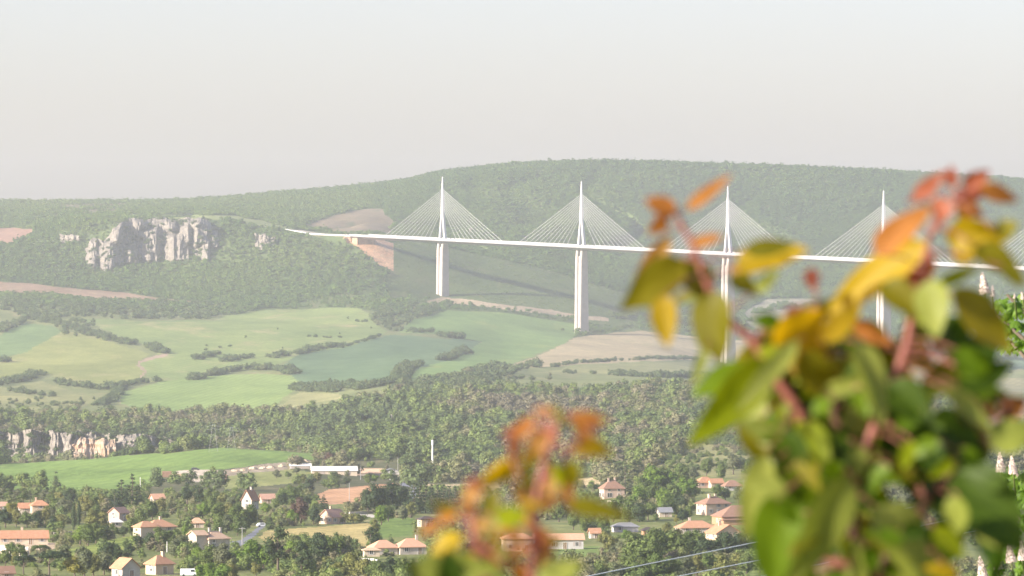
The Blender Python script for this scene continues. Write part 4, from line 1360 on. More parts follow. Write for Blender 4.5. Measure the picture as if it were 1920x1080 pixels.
house(1203, 1226, 1005, 993, 989, 12, 'hip', 'x', 'wood', 'dark', 'small black shed among the trees', .8, 1, 0, cat='shed', mark='the black shed', doors=0, faces='f')
house(1104, 1126, 1010, 1000, 993, 15, 'gable', 'x', 'white', 'orange', 'tiny white house with orange roof right of the outbuilding', .8, 1, 0, mark='the tiny white house')
house(1232, 1260, 970, 963, 956, 14, 'gable', 'x', 'cream', 'grey', 'small grey-roofed house half buried in trees', .8, 1, 0, mark='the small grey-roofed house')
house(1354, 1392, 920, 912, 903, 14, 'hip', 'x', 'grey', 'brown', 'brown-roofed house right of the red-roofed pink house', .8, 1, 0, mark='the brown-roofed house')
house(1640, 1672, 890, 881, 873, 14, 'gable', 'x', 'pink', 'terracotta', 'pink house glimpsed through the big shrub', .8, 1, 0, mark='the glimpsed pink house')
house(1772, 1802, 1020, 1010, 1000, 14, 'gable', 'x', 'pink', 'brown', 'brown-roofed house glimpsed through the lower right of the big shrub', .8, 1, 0, mark='the glimpsed brown house')


# farm sheds beside the gravel yard
def shed(px0, px1, base, eave, ridge, wall, roof, label, arch=False):
    g = ground_at((px0 + px1) / 2, base)
    s = g.y / F
    W = (px1 - px0) * s; D = min(26, W * .6); h = (base - eave) * s; rise = (eave - ridge) * s
    root = tag(empty('farm_shed', (g.x, g.y + D * .4, g.z), R(4)), label, 'shed', 'farm sheds')
    if arch:
        n = 10
        prof = [(-W / 2 + W * k / n, h + rise * math.sin(math.pi * k / n)) for k in range(n + 1)]
        ring = lambda y: [(-W / 2, y, -1)] + [(a, y, b) for a, b in prof] + [(W / 2, y, -1)]
        MB().loft([ring(-D / 2), ring(D / 2)]).build('wall', WALL[wall], root)
        MB().loft([[(a * 1.02, y, b + .08) for a, b in prof] + [(a * 1.02, y, b + .3) for a, b in reversed(prof)] for y in (-D / 2 - .6, D / 2 + .6)]).build('roof', ROOF[roof], root)
    else:
        wall_block(W, D, h, rise, 'x', 'gable').build('wall', WALL[wall], root)
        gable_roof(W, D, h, rise, 'x', 'gable').build('roof', ROOF[roof], root)
    for k in range(3):
        u = (k - 1) * W * .28
        MB().box(u - 1.6, u + 1.6, -D / 2 - .12, -D / 2 + .1, 0, min(3.2, h * .8)).build('door', SHUT, root)
    HOUSES.append((px0, px1, ridge, base, g.y, 'the farm sheds', root))


shed(543, 582, 879, 873, 869, 'grey', 'white', 'small white-roofed shed at the left end of the farm sheds')
shed(583, 668, 890, 882, 875, 'cream', 'white', 'longest farm shed with whitish roof')
shed(668, 720, 893, 886, 879, 'pink', 'pale', 'pinkish farm shed between the white and the grey one')
shed(716, 750, 896, 887, 880, 'grey', 'grey', 'grey arched farm shed at the right end of the row', True)

# small things in the village ------------------------------------------------
POLE = plain_mat('pole_white', (.70, .68, .64), (.76, .74, .70), 1, .6)
POLE_G = plain_mat('pole_concrete', (.30, .29, .27), (.36, .35, .33), 1, .9)


def pole(px, base, top, rad, label, mat=POLE_G, arms=0, cat='pole', name='utility_pole', dmin=1310):
    g = ground_at(px, base, dmin)
    h = (base - top) * g.y / F
    root = tag(empty(name, tuple(g)), label, cat)
    MB().tube([(0, 0, -1), (0, 0, h * .5), (0, 0, h)], [rad, rad * .85, rad * .65], 10).build('shaft', mat, root)
    if name == 'radio_mast':
        MB().tube([(0, 0, h * .88), (0, 0, h - .2)], rad * 1.02, 10).build('antenna_sleeve', POLE, root)
        MB().box(-1.2, 1.2, -1.2, 1.2, -.5, 2.0).build('cabinet', WALL['grey'], root)
    for k in range(arms):
        z = h - .6 - .9 * k
        MB().box(-1.1, 1.1, -.07, .07, z, z + .14).build('cross_arm', mat, root)
    return root


pole(811, 902, 825, .55, 'tall white radio mast at the edge of the wood', POLE, 0, 'mast', 'radio_mast')
pole(263, 930, 895, .16, 'thin white post rising out of the dark conifers', POLE)
pole(676, 900, 876, .15, 'thin pole in front of the farm sheds')
pole(746, 892, 858, .14, 'thin pole at the right end of the farm sheds')
pole(655, 943, 906, .14, 'thin pole standing in the orange ploughed field')
pole(454, 1022, 988, .14, 'pole with crossarm beside the village road', POLE_G, 1)
pole(313, 1036, 1016, .14, 'white post beside the hedge left of the stone house', POLE)
pole(1395, 925, 900, .16, 'grey pole right of the brown-roofed house', POLE_G, 1)
pole(482, 985, 955, .14, 'pole below the tall white gabled house')
pole(1222, 905, 876, .13, 'slim pole in the trees left of the scrub slope')


def lattice(px, base, top, label, dmin):
    g = ground_at(px, base, dmin)
    h = (base - top) * g.y / F
    root = tag(empty('power_pylon', tuple(g)), label, 'pylon')
    mb = MB()
    w0, w1 = 2.6, .5
    for a, b in ((-1, -1), (1, -1), (1, 1), (-1, 1)):
        mb.tube([(a * w0, b * w0, -.5), (a * w1, b * w1, h)], .035, 4)
    n = 9
    for k in range(n):
        t0, t1 = k / n, (k + 1) / n
        q0, q1 = w0 + (w1 - w0) * t0, w0 + (w1 - w0) * t1
        for (a, b), (c, d) in (((-1, -1), (1, -1)), ((1, -1), (1, 1)), ((1, 1), (-1, 1)), ((-1, 1), (-1, -1))):
            mb.tube([(a * q0, b * q0, h * t0), (c * q1, d * q1, h * t1)], .018, 3)
    mb.build('lattice', POLE_G, root)
    for z in (.78, .90):
        MB().tube([(-4.2, 0, h * z), (0, 0, h * z + .9), (4.2, 0, h * z)], .05, 4).build('cross_arm', POLE_G, root)


lattice(400, 847, 795, 'faint lattice power pylon behind the crest of the green hill field', 3100)
lattice(434, 843, 800, 'second faint lattice pylon right of the first on the green hill crest', 3100)

# vehicles and yard things
PAINTW = plain_mat('van_white', (.78, .77, .75), (.80, .79, .77), .5, .35, spec=.5)
TYRE = plain_mat('tyre', (.02, .02, .02), (.03, .03, .03), 3, .9)
RUST = plain_mat('rust_steel', (.26, .15, .10), (.34, .21, .145), 1.5, .8)
TAN = plain_mat('tan_paint', (.40, .29, .18), (.46, .34, .22), 1.2, .7)
DARKP = plain_mat('dark_paint', (.04, .045, .05), (.06, .06, .065), 1, .4)


def vehicle(px, base, L, label, mat, van=False, yaw=8, dmin=1310):
    g = ground_at(px, base, dmin)
    root = tag(empty('van' if van else 'car', tuple(g), R(yaw)), label, 'van' if van else 'car', 'parked vehicles')
    h = 2.05 if van else 1.45
    w = 2.0 if van else 1.75
    prof = [(-.5, .35), (.5, .35), (.5, .9), (.42, 1.15), (.34, h), (-.48, h), (-.5, 1.0)] if van else [(-.5, .32), (.5, .32), (.5, .78), (.28, .92), (.14, h), (-.30, h), (-.44, .95), (-.5, .85)]
    MB().loft([[(a * L, y, z) for a, z in prof] for y in (-w / 2, w / 2)]).build('body', mat, root)
    for s in (-1, 1):
        a0, a1 = (.10, .32) if van else (-.26, .12)
        MB().box(a0 * L, a1 * L, s * w / 2 - .02, s * w / 2 + .02, h * .62, h * .88).build('side_window', GLASS, root)
        for q in (-.32, .32):
            M = Matrix.Translation((q * L, s * (w / 2 - .08), .33)) @ Matrix.Rotation(R(90), 4, 'X')
            t = MB().loft([[tuple(M @ Vector((.33 * math.cos(k * .5236), .33 * math.sin(k * .5236), z))) for k in range(12)] for z in (-.12, .12)]).build('wheel', TYRE, root)
    return root


vehicle(354, 1081, 4.6, 'white van parked at the bottom edge below the stone house', PAINTW, True, 6)
vehicle(738, 901, 4.2, 'pale car parked right of the farm sheds', PAINTW, False, 5)
vehicle(492, 988, 4.2, 'pale car at the far end of the village road', PAINTW, False, 20)
vehicle(366, 882, 4.6, 'dark car on the upper edge of the gravel yard', DARKP, False, 10)


def container(px, base, L, h, mat, label, yaw=0):
    g = ground_at(px, base)
    root = tag(empty('container', tuple(g), R(yaw)), label, 'container', 'containers in the gravel yard')
    mb = MB().box(-L / 2, L / 2, -1.2, 1.2, 0, h)
    mb.build('body', mat, root)
    m2 = MB()
    n = int(L / .5)
    for k in range(n):
        m2.box(-L / 2 + (k + .25) * L / n, -L / 2 + (k + .6) * L / n, -1.26, -1.203, .15, h - .15)
    m2.build('ribs', mat, root)


container(313, 895, 5, 3.0, RUST, 'rust-brown container at the left end of the gravel yard', 5)
container(333, 897, 5, 2.3, TAN, 'tan container near the left end of the gravel yard', -4)
container(414, 899, 6, 2.4, RUST, 'rust-brown container at the right end of the gravel yard', 8)
HEAP = G('heap', (.46, .36, .25), (.58, .48, .36), (.36, .22, .13), 6, None, spots=.5)


def heap(px, base, wpx, hpx, label):
    g = ground_at(px, base)
    s = g.y / F
    r = random.Random(int(px * 13))
    vs, fs = ICO2
    mb = MB().add([(v[0] * wpx * s / 2 * (1 + r.uniform(-.2, .2)), v[1] * wpx * s * .4 * (1 + r.uniform(-.2, .2)), max(-.3, v[2] * hpx * s * (1 + r.uniform(-.3, .3)))) for v in vs], fs)
    o = mb.build('rubble_heap', HEAP)
    o.location = g
    tag(o, label, 'heap', 'rubble heaps along the earth bank')


for k, (px, b, w, h) in enumerate([(388, 897, 16, 5), (402, 894, 14, 5), (352, 896, 12, 4), (440, 884, 16, 5), (456, 883, 14, 5), (474, 880, 18, 5), (492, 879, 14, 4), (508, 878, 18, 5), (528, 876, 14, 5), (572, 866, 22, 4)]):
    heap(px, b, w, h, 'pale rubble heap, number %s from the left along yard and earth bank' % ['five', 'six', 'four', 'seven', 'eight', 'nine', 'ten', 'eleven', 'twelve', 'thirteen'][k])

# garden walls and hedges
WALLM = plain_mat('garden_wall', (.56, .48, .38), (.64, .56, .46), .8, .95)


def garden_wall(p0, p1, h, label, mat=WALLM):
    a, b = ground_at(*p0), ground_at(*p1)
    root_loc = a.lerp(b, .5)
    n = 6
    dirv = (b - a); dirv.z = 0; L = dirv.length; dirv.normalize(); sv2 = Vector((-dirv.y, dirv.x, 0))
    rings = []
    for k in range(n + 1):
        p = a.lerp(b, k / n); z = gz(p.x, p.y)
        q = Vector((p.x, p.y, 0)) - Vector((root_loc.x, root_loc.y, 0))
        rings.append([q + sv2 * s + Vector((0, 0, zz - root_loc.z)) for s, zz in ((-.15, z - .6), (.15, z - .6), (.15, z + h), (-.15, z + h))])
    mb = MB().loft(rings)
    o = mb.build('garden_wall', mat)
    o.location = root_loc
    tag(o, label, 'wall')


garden_wall((-6, 1040), (54, 1044), 3.0, 'ochre retaining wall under the long red-roofed house')
garden_wall((100, 1005), (134, 1003), 1.2, 'pale garden wall right of the long red-roofed house')
garden_wall((432, 1068), (458, 1064), .8, 'short white wall at the bottom left of the bright trees', POLE)
garden_wall((655, 965), (705, 963), 1.1, 'pale wall along the drive right of the peach gabled house')
garden_wall((676, 1050), (708, 1052), .6, 'white railing wall below the carport', POLE)
garden_wall((1140, 946), (1180, 948), 1.6, 'dry stone wall below the two-storey pink house')

# ------------------------------------------------------------------ village trees, one by one
TREES = []      # px, base row, height px, width factor, kind, tone


def T(px, base, hpx, kind, tone, wf=1.0):
    TREES.append((px, base, hpx, wf, kind, tone))


T(138, 994, 44, 'cypress', 'dark green'); T(148, 989, 42, 'cypress', 'dark green')
T(44, 1084, 40, 'umbrella', 'dark green', 1.0); T(92, 1086, 50, 'umbrella', 'dark green', 1.15); T(75, 1050, 26, 'umbrella', 'green', 1.3)
for a, b, h in ((228, 955, 48), (248, 958, 60), (270, 955, 50), (215, 958, 30)): T(a, b, h, 'conifer', 'dark green', 1.15)
for a, b, h in ((321, 962, 66), (351, 955, 48), (373, 955, 44), (390, 950, 40), (404, 945, 30)): T(a, b, h, 'conifer' if a < 330 else 'tall', 'dark green' if a < 380 else 'green', 1.0)
T(346, 1008, 56, 'round', 'bright green', .75)
T(521, 1080, 78, 'pine', 'dark green', 1.0); T(565, 1082, 56, 'pine', 'dark green', 1.3); T(695, 1034, 42, 'pine', 'dark green', 1.3)
T(546, 1066, 34, 'round', 'purple-leaved', .8)
for a in range(776, 862, 11): T(a, 962 + (a % 3), 40 + (a * 7 % 13), 'conifer', 'dark green', .85)
for a, b, h in ((690, 962, 42), (708, 964, 48), (726, 962, 50), (744, 960, 46), (757, 956, 40)): T(a, b, h, 'round', 'dark green', .85)
T(742, 935, 22, 'conifer', 'green'); T(788, 925, 26, 'conifer', 'dark green')
T(564, 982, 44, 'round', 'purple-leaved', .9); T(588, 984, 30, 'round', 'dark green', .9); T(548, 986, 26, 'round', 'bright green', 1.0); T(607, 958, 26, 'conifer', 'dark green', 1.2); T(594, 985, 26, 'pine', 'grey-green', 1.0)
for a, b, h, t in ((450, 1068, 34, 'bright green'), (472, 1066, 44, 'bright green'), (494, 1066, 40, 'bright green'), (505, 1058, 30, 'green'), (480, 1084, 26, 'olive green')): T(a, b, h, 'round', t)
for a, b, h, t in ((545, 1048, 30, 'bright green'), (562, 1052, 38, 'green'), (580, 1056, 40, 'green'), (600, 1060, 50, 'dark green'), (618, 1058, 48, 'green'), (634, 1056, 44, 'green'), (648, 1050, 38, 'grey-green'), (588, 1072, 30, 'grey-green'), (612, 1075, 30, 'olive green')): T(a, b, h, 'round', t, .9)
for a, b, h, t in ((640, 1096, 40, 'olive green'), (660, 1090, 44, 'olive green'), (682, 1094, 44, 'olive green'), (705, 1096, 40, 'green'), (730, 1094, 42, 'dark green'), (750, 1096, 36, 'green'), (770, 1098, 40, 'green'), (622, 1096, 34, 'bright green')): T(a, b, h, 'round', t)
T(715, 985, 30, 'round', 'bright green'); T(705, 1002, 28, 'tall', 'olive green', 1.4); T(728, 978, 26, 'round', 'green'); T(770, 972, 26, 'round', 'olive green'); T(755, 975, 24, 'round', 'grey-green')
T(640, 982, 18, 'shrub', 'olive green'); T(662, 980, 18, 'shrub', 'olive green'); T(675, 980, 16, 'shrub', 'green')
T(1172, 928, 52, 'conifer', 'grey-green', 1.0); T(1176, 1016, 28, 'round', 'bright green', 1.0)
for a, b, h, t in ((1205, 940, 40, 'green'), (1222, 930, 50, 'bright green'), (1242, 928, 46, 'green'), (1258, 915, 34, 'bright green'), (1278, 912, 36, 'green'), (1296, 905, 28, 'grey-green'), (1200, 952, 34, 'bright green'), (1222, 948, 36, 'green'), (1244, 955, 34, 'bright green'), (1262, 952, 42, 'green'), (1284, 945, 46, 'bright green'), (1298, 940, 34, 'green'), (1275, 962, 30, 'dark green'), (1255, 968, 30, 'green')): T(a, b, h, 'round', t)
for a, b, h, t in ((1375, 890, 34, 'grey-green'), (1352, 898, 24, 'green'), (1400, 890, 26, 'green'), (1420, 885, 30, 'dark green'), (1325, 892, 26, 'green'), (1345, 935, 34, 'green'), (1360, 938, 30, 'green'), (1385, 945, 40, 'grey-green'), (1400, 950, 40, 'green')): T(a, b, h, 'round', t)
T(1268, 986, 30, 'tall', 'yellow-green', 1.3); T(1280, 982, 26, 'round', 'dark green'); T(1290, 976, 22, 'round', 'green'); T(1250, 1004, 22, 'round', 'olive green'); T(1272, 1004, 18, 'shrub', 'yellow-green')
for a, b, h, t in ((1075, 1000, 26, 'green'), (1098, 1004, 30, 'green'), (1112, 1002, 26, 'dark green'), (1132, 1005, 30, 'green'), (1150, 985, 34, 'green'), (1048, 985, 36, 'green'), (1026, 978, 30, 'grey-green'), (1165, 975, 34, 'green'), (1180, 985, 38, 'green'), (1198, 985, 34, 'dark green'), (1215, 982, 32, 'green'), (1230, 985, 28, 'green')): T(a, b - 6, h, 'round', t)
for a, b, h, t in ((1135, 1028, 30, 'olive green'), (1150, 1040, 30, 'olive green'), (1148, 1052, 24, 'grey-green'), (1162, 1045, 26, 'grey-green'), (1190, 1062, 58, 'green'), (1208, 1070, 56, 'green'), (1228, 1064, 60, 'green'), (1252, 1050, 48, 'dark green'), (1270, 1058, 52, 'green'), (1290, 1050, 46, 'green'), (1306, 1042, 42, 'green'), (1318, 1060, 44, 'dark green'), (1340, 1052, 40, 'dark green'), (1362, 1052, 44, 'dark green'), (1384, 1050, 46, 'dark green'), (1405, 1048, 50, 'dark green'), (1428, 1046, 48, 'dark green'), (1450, 1040, 44, 'dark green'), (1180, 1090, 46, 'green'), (1205, 1096, 44, 'green'), (1232, 1094, 46, 'green'), (1258, 1092, 44, 'green'), (1282, 1088, 40, 'grey-green'), (1306, 1086, 40, 'olive green'), (1330, 1082, 40, 'green'), (1355, 1084, 42, 'olive green'), (1378, 1076, 36, 'olive green'), (1400, 1080, 34, 'green'), (1425, 1074, 32, 'green'), (1160, 1094, 34, 'grey-green')): T(a, b, h, 'round', t)
for a in range(4, 100, 13): T(a, 945 + (a % 4), 24 + (a * 5 % 8), 'tall', 'green' if a % 2 else 'grey-green', 1.7)
T(132, 946, 26, 'round', 'dark green', 1.0); T(112, 950, 26, 'round', 'olive green'); T(105, 968, 34, 'round', 'green'); T(96, 975, 30, 'grey' if False else 'round', 'grey-green'); T(120, 975, 36, 'round', 'grey-green'); T(160, 968, 34, 'round', 'olive green'); T(175, 965, 30, 'round', 'green'); T(190, 960, 30, 'round', 'olive green')
for a, b, h, t in ((22, 975, 30, 'yellow-green'), (10, 990, 34, 'dark green'), (30, 988, 32, 'olive green'), (50, 990, 28, 'green'), (68, 990, 28, 'dark green'), (84, 985, 30, 'olive green'), (100, 1000, 28, 'dark green'), (112, 992, 26, 'olive green')): T(a, b, h, 'round', t)
for a, b, h, t in ((150, 1022, 34, 'bright green'), (165, 1024, 34, 'green'), (180, 1020, 36, 'green'), (196, 1014, 34, 'dark green'), (212, 1010, 24, 'green'), (172, 995, 34, 'olive green'), (190, 992, 30, 'olive green'), (232, 1008, 24, 'dark green'), (246, 1004, 26, 'green'), (260, 1030, 22, 'dark green'), (280, 1032, 28, 'dark green'), (300, 1030, 36, 'green'), (318, 1026, 36, 'green'), (330, 1022, 28, 'green'), (246, 1040, 18, 'dark green'), (240, 978, 22, 'yellow-green'), (262, 985, 26, 'green'), (285, 975, 32, 'green'), (300, 968, 30, 'olive green')): T(a, b, h, 'round', t)
for a, b, h, t in ((330, 1045, 30, 'grey-green'), (345, 1040, 32, 'grey-green'), (360, 1042, 26, 'green'), (368, 1062, 30, 'bright green'), (384, 1064, 32, 'green'), (400, 1068, 40, 'green'), (418, 1070, 44, 'grey-green'), (375, 1086, 24, 'bright green'), (395, 1092, 34, 'bright green'), (415, 1094, 34, 'bright green'), (435, 1092, 28, 'olive green')): T(a, b, h, 'round', t)
for a, b, h, t in ((20, 1045, 26, 'green'), (38, 1048, 24, 'green'), (10, 1062, 26, 'green'), (28, 1062, 24, 'olive green'), (120, 1060, 36, 'grey-green'), (140, 1086, 40, 'yellow-green'), (158, 1082, 40, 'grey-green'), (175, 1080, 36, 'olive green'), (195, 1078, 38, 'grey-green'), (200, 1058, 34, 'dark green'), (220, 1050, 24, 'dark green'), (240, 1046, 22, 'dark green'), (160, 1060, 34, 'grey-green')): T(a, b, h, 'round', t)
for a, b, h, t in ((410, 985, 34, 'green'), (425, 980, 34, 'olive green'), (440, 985, 34, 'green'), (455, 985, 30, 'green'), (470, 985, 34, 'green'), (432, 960, 26, 'grey-green'), (415, 950, 24, 'olive green'), (395, 968, 30, 'green'), (380, 972, 28, 'bright green'), (445, 1005, 26, 'green'), (460, 1000, 26, 'dark green'), (425, 1000, 30, 'grey-green'), (410, 1002, 26, 'green'), (500, 965, 22, 'bright green'), (518, 955, 20, 'green'), (530, 950, 24, 'dark green'), (545, 945, 30, 'green'), (560, 935, 22, 'green'), (578, 925, 24, 'dark green'), (535, 975, 22, 'olive green'), (516, 985, 18, 'green'), (505, 990, 16, 'dark green'), (530, 990, 16, 'grey-green')): T(a, b, h, 'round', t)
for a, b, h, t in ((518, 897, 14, 'grey-green'), (540, 898, 12, 'green'), (568, 905, 14, 'olive green'), (630, 915, 18, 'green'), (648, 912, 16, 'dark green'), (690, 908, 16, 'green'), (702, 905, 14, 'bright green'), (612, 917, 16, 'green'), (720, 902, 14, 'green'), (765, 900, 18, 'green'), (782, 902, 22, 'dark green'), (556, 890, 16, 'grey-green'), (595, 905, 16, 'olive green')): T(a, b, h, 'round', t, 1.2)
T(30, 868, 26, 'round', 'dark green', 1.0); T(618, 872, 20, 'round', 'purple-leaved', 1.0); T(645, 874, 20, 'round', 'bright green', 1.1)
for a, b, h, t in ((875, 975, 34, 'green'), (900, 985, 34, 'dark green'), (930, 990, 30, 'green'), (860, 1000, 34, 'green'), (840, 1010, 34, 'dark green'), (890, 1020, 30, 'green'), (920, 1030, 30, 'olive green'), (820, 1060, 40, 'green'), (860, 1075, 40, 'green'), (960, 985, 30, 'green'), (985, 978, 28, 'grey-green'), (1000, 1080, 30, 'green'), (1050, 1084, 26, 'grey-green'), (1080, 1082, 22, 'olive green'), (1110, 1084, 22, 'grey-green'), (1130, 1082, 24, 'olive green')): T(a, b, h, 'round', t)
for a, b, h, t in ((1480, 905, 40, 'green'), (1520, 900, 36, 'dark green'), (1560, 920, 40, 'green'), (1600, 910, 36, 'green'), (1500, 980, 44, 'green'), (1550, 990, 44, 'dark green'), (1600, 1000, 44, 'green'), (1690, 905, 40, 'green'), (1740, 930, 40, 'grey-green'), (1700, 960, 44, 'grey-green'), (1660, 960, 40, 'grey-green'), (1780, 970, 44, 'grey-green'), (1840, 970, 44, 'grey-green'), (1890, 960, 44, 'grey-green'), (1820, 1010, 40, 'green'), (1870, 1000, 44, 'green')): T(a, b, h, 'round', t)

LM = [(h[0], h[1], h[2], h[3], h[5]) for h in HOUSES]
used = {}
raw = []
for (px, base, hpx, wf, kind, tone) in TREES:
    dmin = 1310
    g = ground_at(px, min(base, 1079) if base < 1080 else base, dmin)
    for hs in HOUSES:
        if hs[4] > g.y + 4 and hs[0] - hpx * .3 < px < hs[1] + hpx * .3 and base - hpx < hs[3] - (hs[3] - hs[2]) * .45 and base > hs[2]:
            hpx = max(8, base - hs[3] + (hs[3] - hs[2]) * .45); break
    else:
        hpx *= 1.2
    h = hpx * g.y / F
    # nearest landmark in the picture
    best = min(LM, key=lambda q: math.hypot((q[0] + q[1]) / 2 - px, ((q[2] + q[3]) / 2 - base + hpx * .4) * 1.3))
    bx, by = (best[0] + best[1]) / 2, best[3]
    if px < best[0]: rel = 'left of'
    elif px > best[1]: rel = 'right of'
    elif base > by: rel = 'in front of'
    else: rel = 'behind'
    size = 'tall' if h > 11 else ('small' if h < 6 else 'medium')
    kn = {'round': 'broadleaf tree', 'tall': 'slender tree', 'cypress': 'cypress', 'conifer': 'conifer', 'umbrella': 'umbrella pine', 'pine': 'pine', 'shrub': 'shrub'}[kind]
    lab = '%s %s %s %s %s' % (size, tone, kn, rel, best[4])
    raw.append([px, base, g, h, wf, kind, tone, lab, kn])
cnt = {}
for q in raw: cnt.setdefault(q[7], []).append(q)
ORDW = ['first', 'second', 'third', 'fourth', 'fifth', 'sixth', 'seventh', 'eighth', 'ninth', 'tenth', 'eleventh', 'twelfth', 'thirteenth', 'fourteenth', 'fifteenth', 'sixteenth', 'seventeenth', 'eighteenth']
for lab, L in cnt.items():
    if len(L) > 1:
        L.sort(key=lambda q: q[0])
        for k, q in enumerate(L): q[7] = '%s, %s from the left' % (lab, ORDW[min(k, 17)])
GRP = {'broadleaf tree': 'village broadleaf trees', 'slender tree': 'village slender trees', 'cypress': 'village cypresses', 'conifer': 'village conifers', 'umbrella pine': 'umbrella pines', 'pine': 'village pines', 'shrub': 'village shrubs'}
for k, (px, base, g, h, wf, kind, tone, lab, kn) in enumerate(raw):
    cm, tm = KINDS[kind][k % len(KINDS[kind])]
    root = bpy.data.objects.new({'shrub': 'shrub', 'cypress': 'cypress_tree', 'conifer': 'conifer_tree', 'umbrella': 'umbrella_pine', 'pine': 'pine_tree'}.get(kind, 'tree'), None)
    col.objects.link(root)
    root.location = (g.x, g.y, g.z)
    root.rotation_euler = (0, 0, rng.uniform(0, 6.28))
    base_w = {'round': 1.05, 'tall': 1.0, 'cypress': .9, 'conifer': 1.0, 'umbrella': 1.05, 'pine': 1.0, 'shrub': 1.15}[kind]
    root.scale = (h * wf * base_w, h * wf * base_w, h)
    tag(root, lab, 'shrub' if kind == 'shrub' else 'tree', GRP[kn])
    c = bpy.data.objects.new('crown', cm); col.objects.link(c); c.parent = root
    c.material_slots[0].link = 'OBJECT'; c.material_slots[0].material = FOL[tone]
    t = bpy.data.objects.new('trunk', tm); col.objects.link(t); t.parent = root

# bushes and undergrowth filling the village ground
x, y, z = wedge(13000, 1350, 2720)
px, row = project(x, y, z)
clx = classify(x, y, z)
den = fbm(x / 35, y / 50, 91)
k = (clx == 1001) & (den > -.04)
for (a, b, rt, bs, dd, nm, ro) in HOUSES:
    k &= ~((px > a - 2) & (px < b + 2) & (row > rt - 4) & (row < bs + 7))
for (tpx, tb) in ((760, 920),):
    k &= ~((np.abs(px - 768) < 22) & (row > 900) & (row < 950))
k &= ~((np.abs(px - 465) < 35) & (row > 985) & (row < 1035) & (px > 430) & (px < 500))
k &= ~in_poly(px, row, [(400, 885), (590, 878), (600, 925), (380, 930)]) | (nrg.random(len(x)) < .12)
x, y, z = x[k], y[k], z[k]
sz = nrg.uniform(2.2, 6.5, len(x))
px, row = project(x, y, z)
for (a, b, rt, bs, dd, nm, ro) in HOUSES:
    sz = np.where((px > a - 4) & (px < b + 4) & (row > bs) & (row < bs + 22), np.minimum(sz, nrg.uniform(1.6, 3.0, len(x))), sz)
UND = points(x, y, z, sz, sz * nrg.uniform(.6, 1.0, len(x)), .45 + 1.2 * fbm(x / 40, y / 60, 95) + nrg.normal(0, .15, len(x)), 6)
scatter('undergrowth', UND, mid_col, 6, 'bushes and garden undergrowth between the village houses')

# ------------------------------------------------------------------ overhead wires crossing the lower right
WIRE = plain_mat('wire', (.93, .88, .78), (.97, .92, .84), 20, .5)
pl = tag(empty('power_line', ((1400 - 960) / F * 170, 170, gz((1400 - 960) / F * 170, 170))), 'pale overhead wires slanting across the lower right', 'power line')


def wire(pts, rad, par):
    P = []
    for px, row, d in pts:
        P.append(Vector(((px - 960) / F * d, d, (HOR - row) / F * d)))
    C = catmull(P, 10)
    o = MB().tube(C, rad, 6).build('wire', WIRE, par)
    o.matrix_parent_inverse = Matrix.Translation(-Vector(par.location))


wire([(700, 1166, 150), (1115, 1078, 162), (1444, 1011, 174), (1700, 953, 184), (1884, 912, 192), (2300, 818, 208)], .016, pl)
wire([(850, 1168, 150), (1290, 1077, 162), (1500, 1035, 170), (1700, 992, 180), (1890, 949, 188), (2300, 855, 204)], .0145, pl)
wire([(1100, 1140, 152), (1400, 1086, 162), (1560, 1053, 170), (1750, 1012, 180), (1900, 980, 186), (2300, 890, 204)], .013, pl)

# ------------------------------------------------------------------ horse chestnut at the right edge (about 42 m away)
def leaf_material(name, c1, c2, trans, tcol, rough=.5, spec=.28):
    m, nt, b = new_mat(name)
    rnd = nt.nodes.new("ShaderNodeObjectInfo").outputs["Random"]
    c = ramp(nt, rnd, [(0, c1), (1, c2)])
    g = noise(nt, coords(nt, (1, 1, 1), world=False), 3.0, 4, .6)
    c = mixc(nt, 1.0, c, ramp(nt, g, [(.3, (.78,) * 3), (.7, (1.15,) * 3)]), 'MULTIPLY')
    nt.links.new(c, b.inputs["Base Color"])
    b.inputs["Roughness"].default_value = rough
    b.inputs["Specular IOR Level"].default_value = spec
    tr = nt.nodes.new("ShaderNodeBsdfTranslucent")
    nt.links.new(mixc(nt, 1.0, c, tcol, 'MULTIPLY'), tr.inputs["Color"])
    mx = nt.nodes.new("ShaderNodeMixShader")
    mx.inputs[0].default_value = trans
    nt.links.new(b.outputs[0], mx.inputs[1]); nt.links.new(tr.outputs[0], mx.inputs[2])
    nt.links.new(mx.outputs[0], nt.nodes["Material Output"].inputs["Surface"])
    return m


CH_LEAF = leaf_material('chestnut_leaf', (.095, .175, .018), (.15, .24, .03), .4, (1.6, 1.7, .6))
CH_FLOWER = plain_mat('chestnut_flower', (.68, .52, .44), (.80, .70, .62), 30, .8)
CH_STALK = plain_mat('chestnut_stalk', (.14, .17, .05), (.20, .22, .07), 8, .8)


def leaflet(mb, M, L, W, droop):
    n = 4
    vs, fs = [], []
    for k in range(n + 1):
        t = k / n
        w = W * math.sin(math.pi * min(1, t ** 1.35 * .97 + .03)) * .5
        z = -droop * t * t * L
        for s, zz in ((-1, -.10 * w), (0, .0), (1, -.10 * w)):
            vs.append(M @ Vector((s * w, t * L, z + (zz if s else w * .25))))
    for k in range(n):
        a = k * 3
        fs += [(a, a + 1, a + 4, a + 3), (a + 1, a + 2, a + 5, a + 4)]
    mb.add(vs, fs)


def palmate_mesh(seed):
    r = random.Random(seed)
    mb = MB()
    n = 7
    for k in range(n):
        a = (k - 3) * 38 + r.uniform(-5, 5)
        L = (1.0 - .13 * abs(k - 3)) * r.uniform(.9, 1.05)
        leaflet(mb, Matrix.Rotation(R(a), 4, 'Z') @ Matrix.Rotation(R(r.uniform(-28, -5)), 4, 'X'), L, .34, r.uniform(.15, .5))
    mb.tube([(0, -.75, .12), (0, -.3, .03), (0, 0, 0)], .012, 4)
    return mb.mesh('palmate_leaf', True)


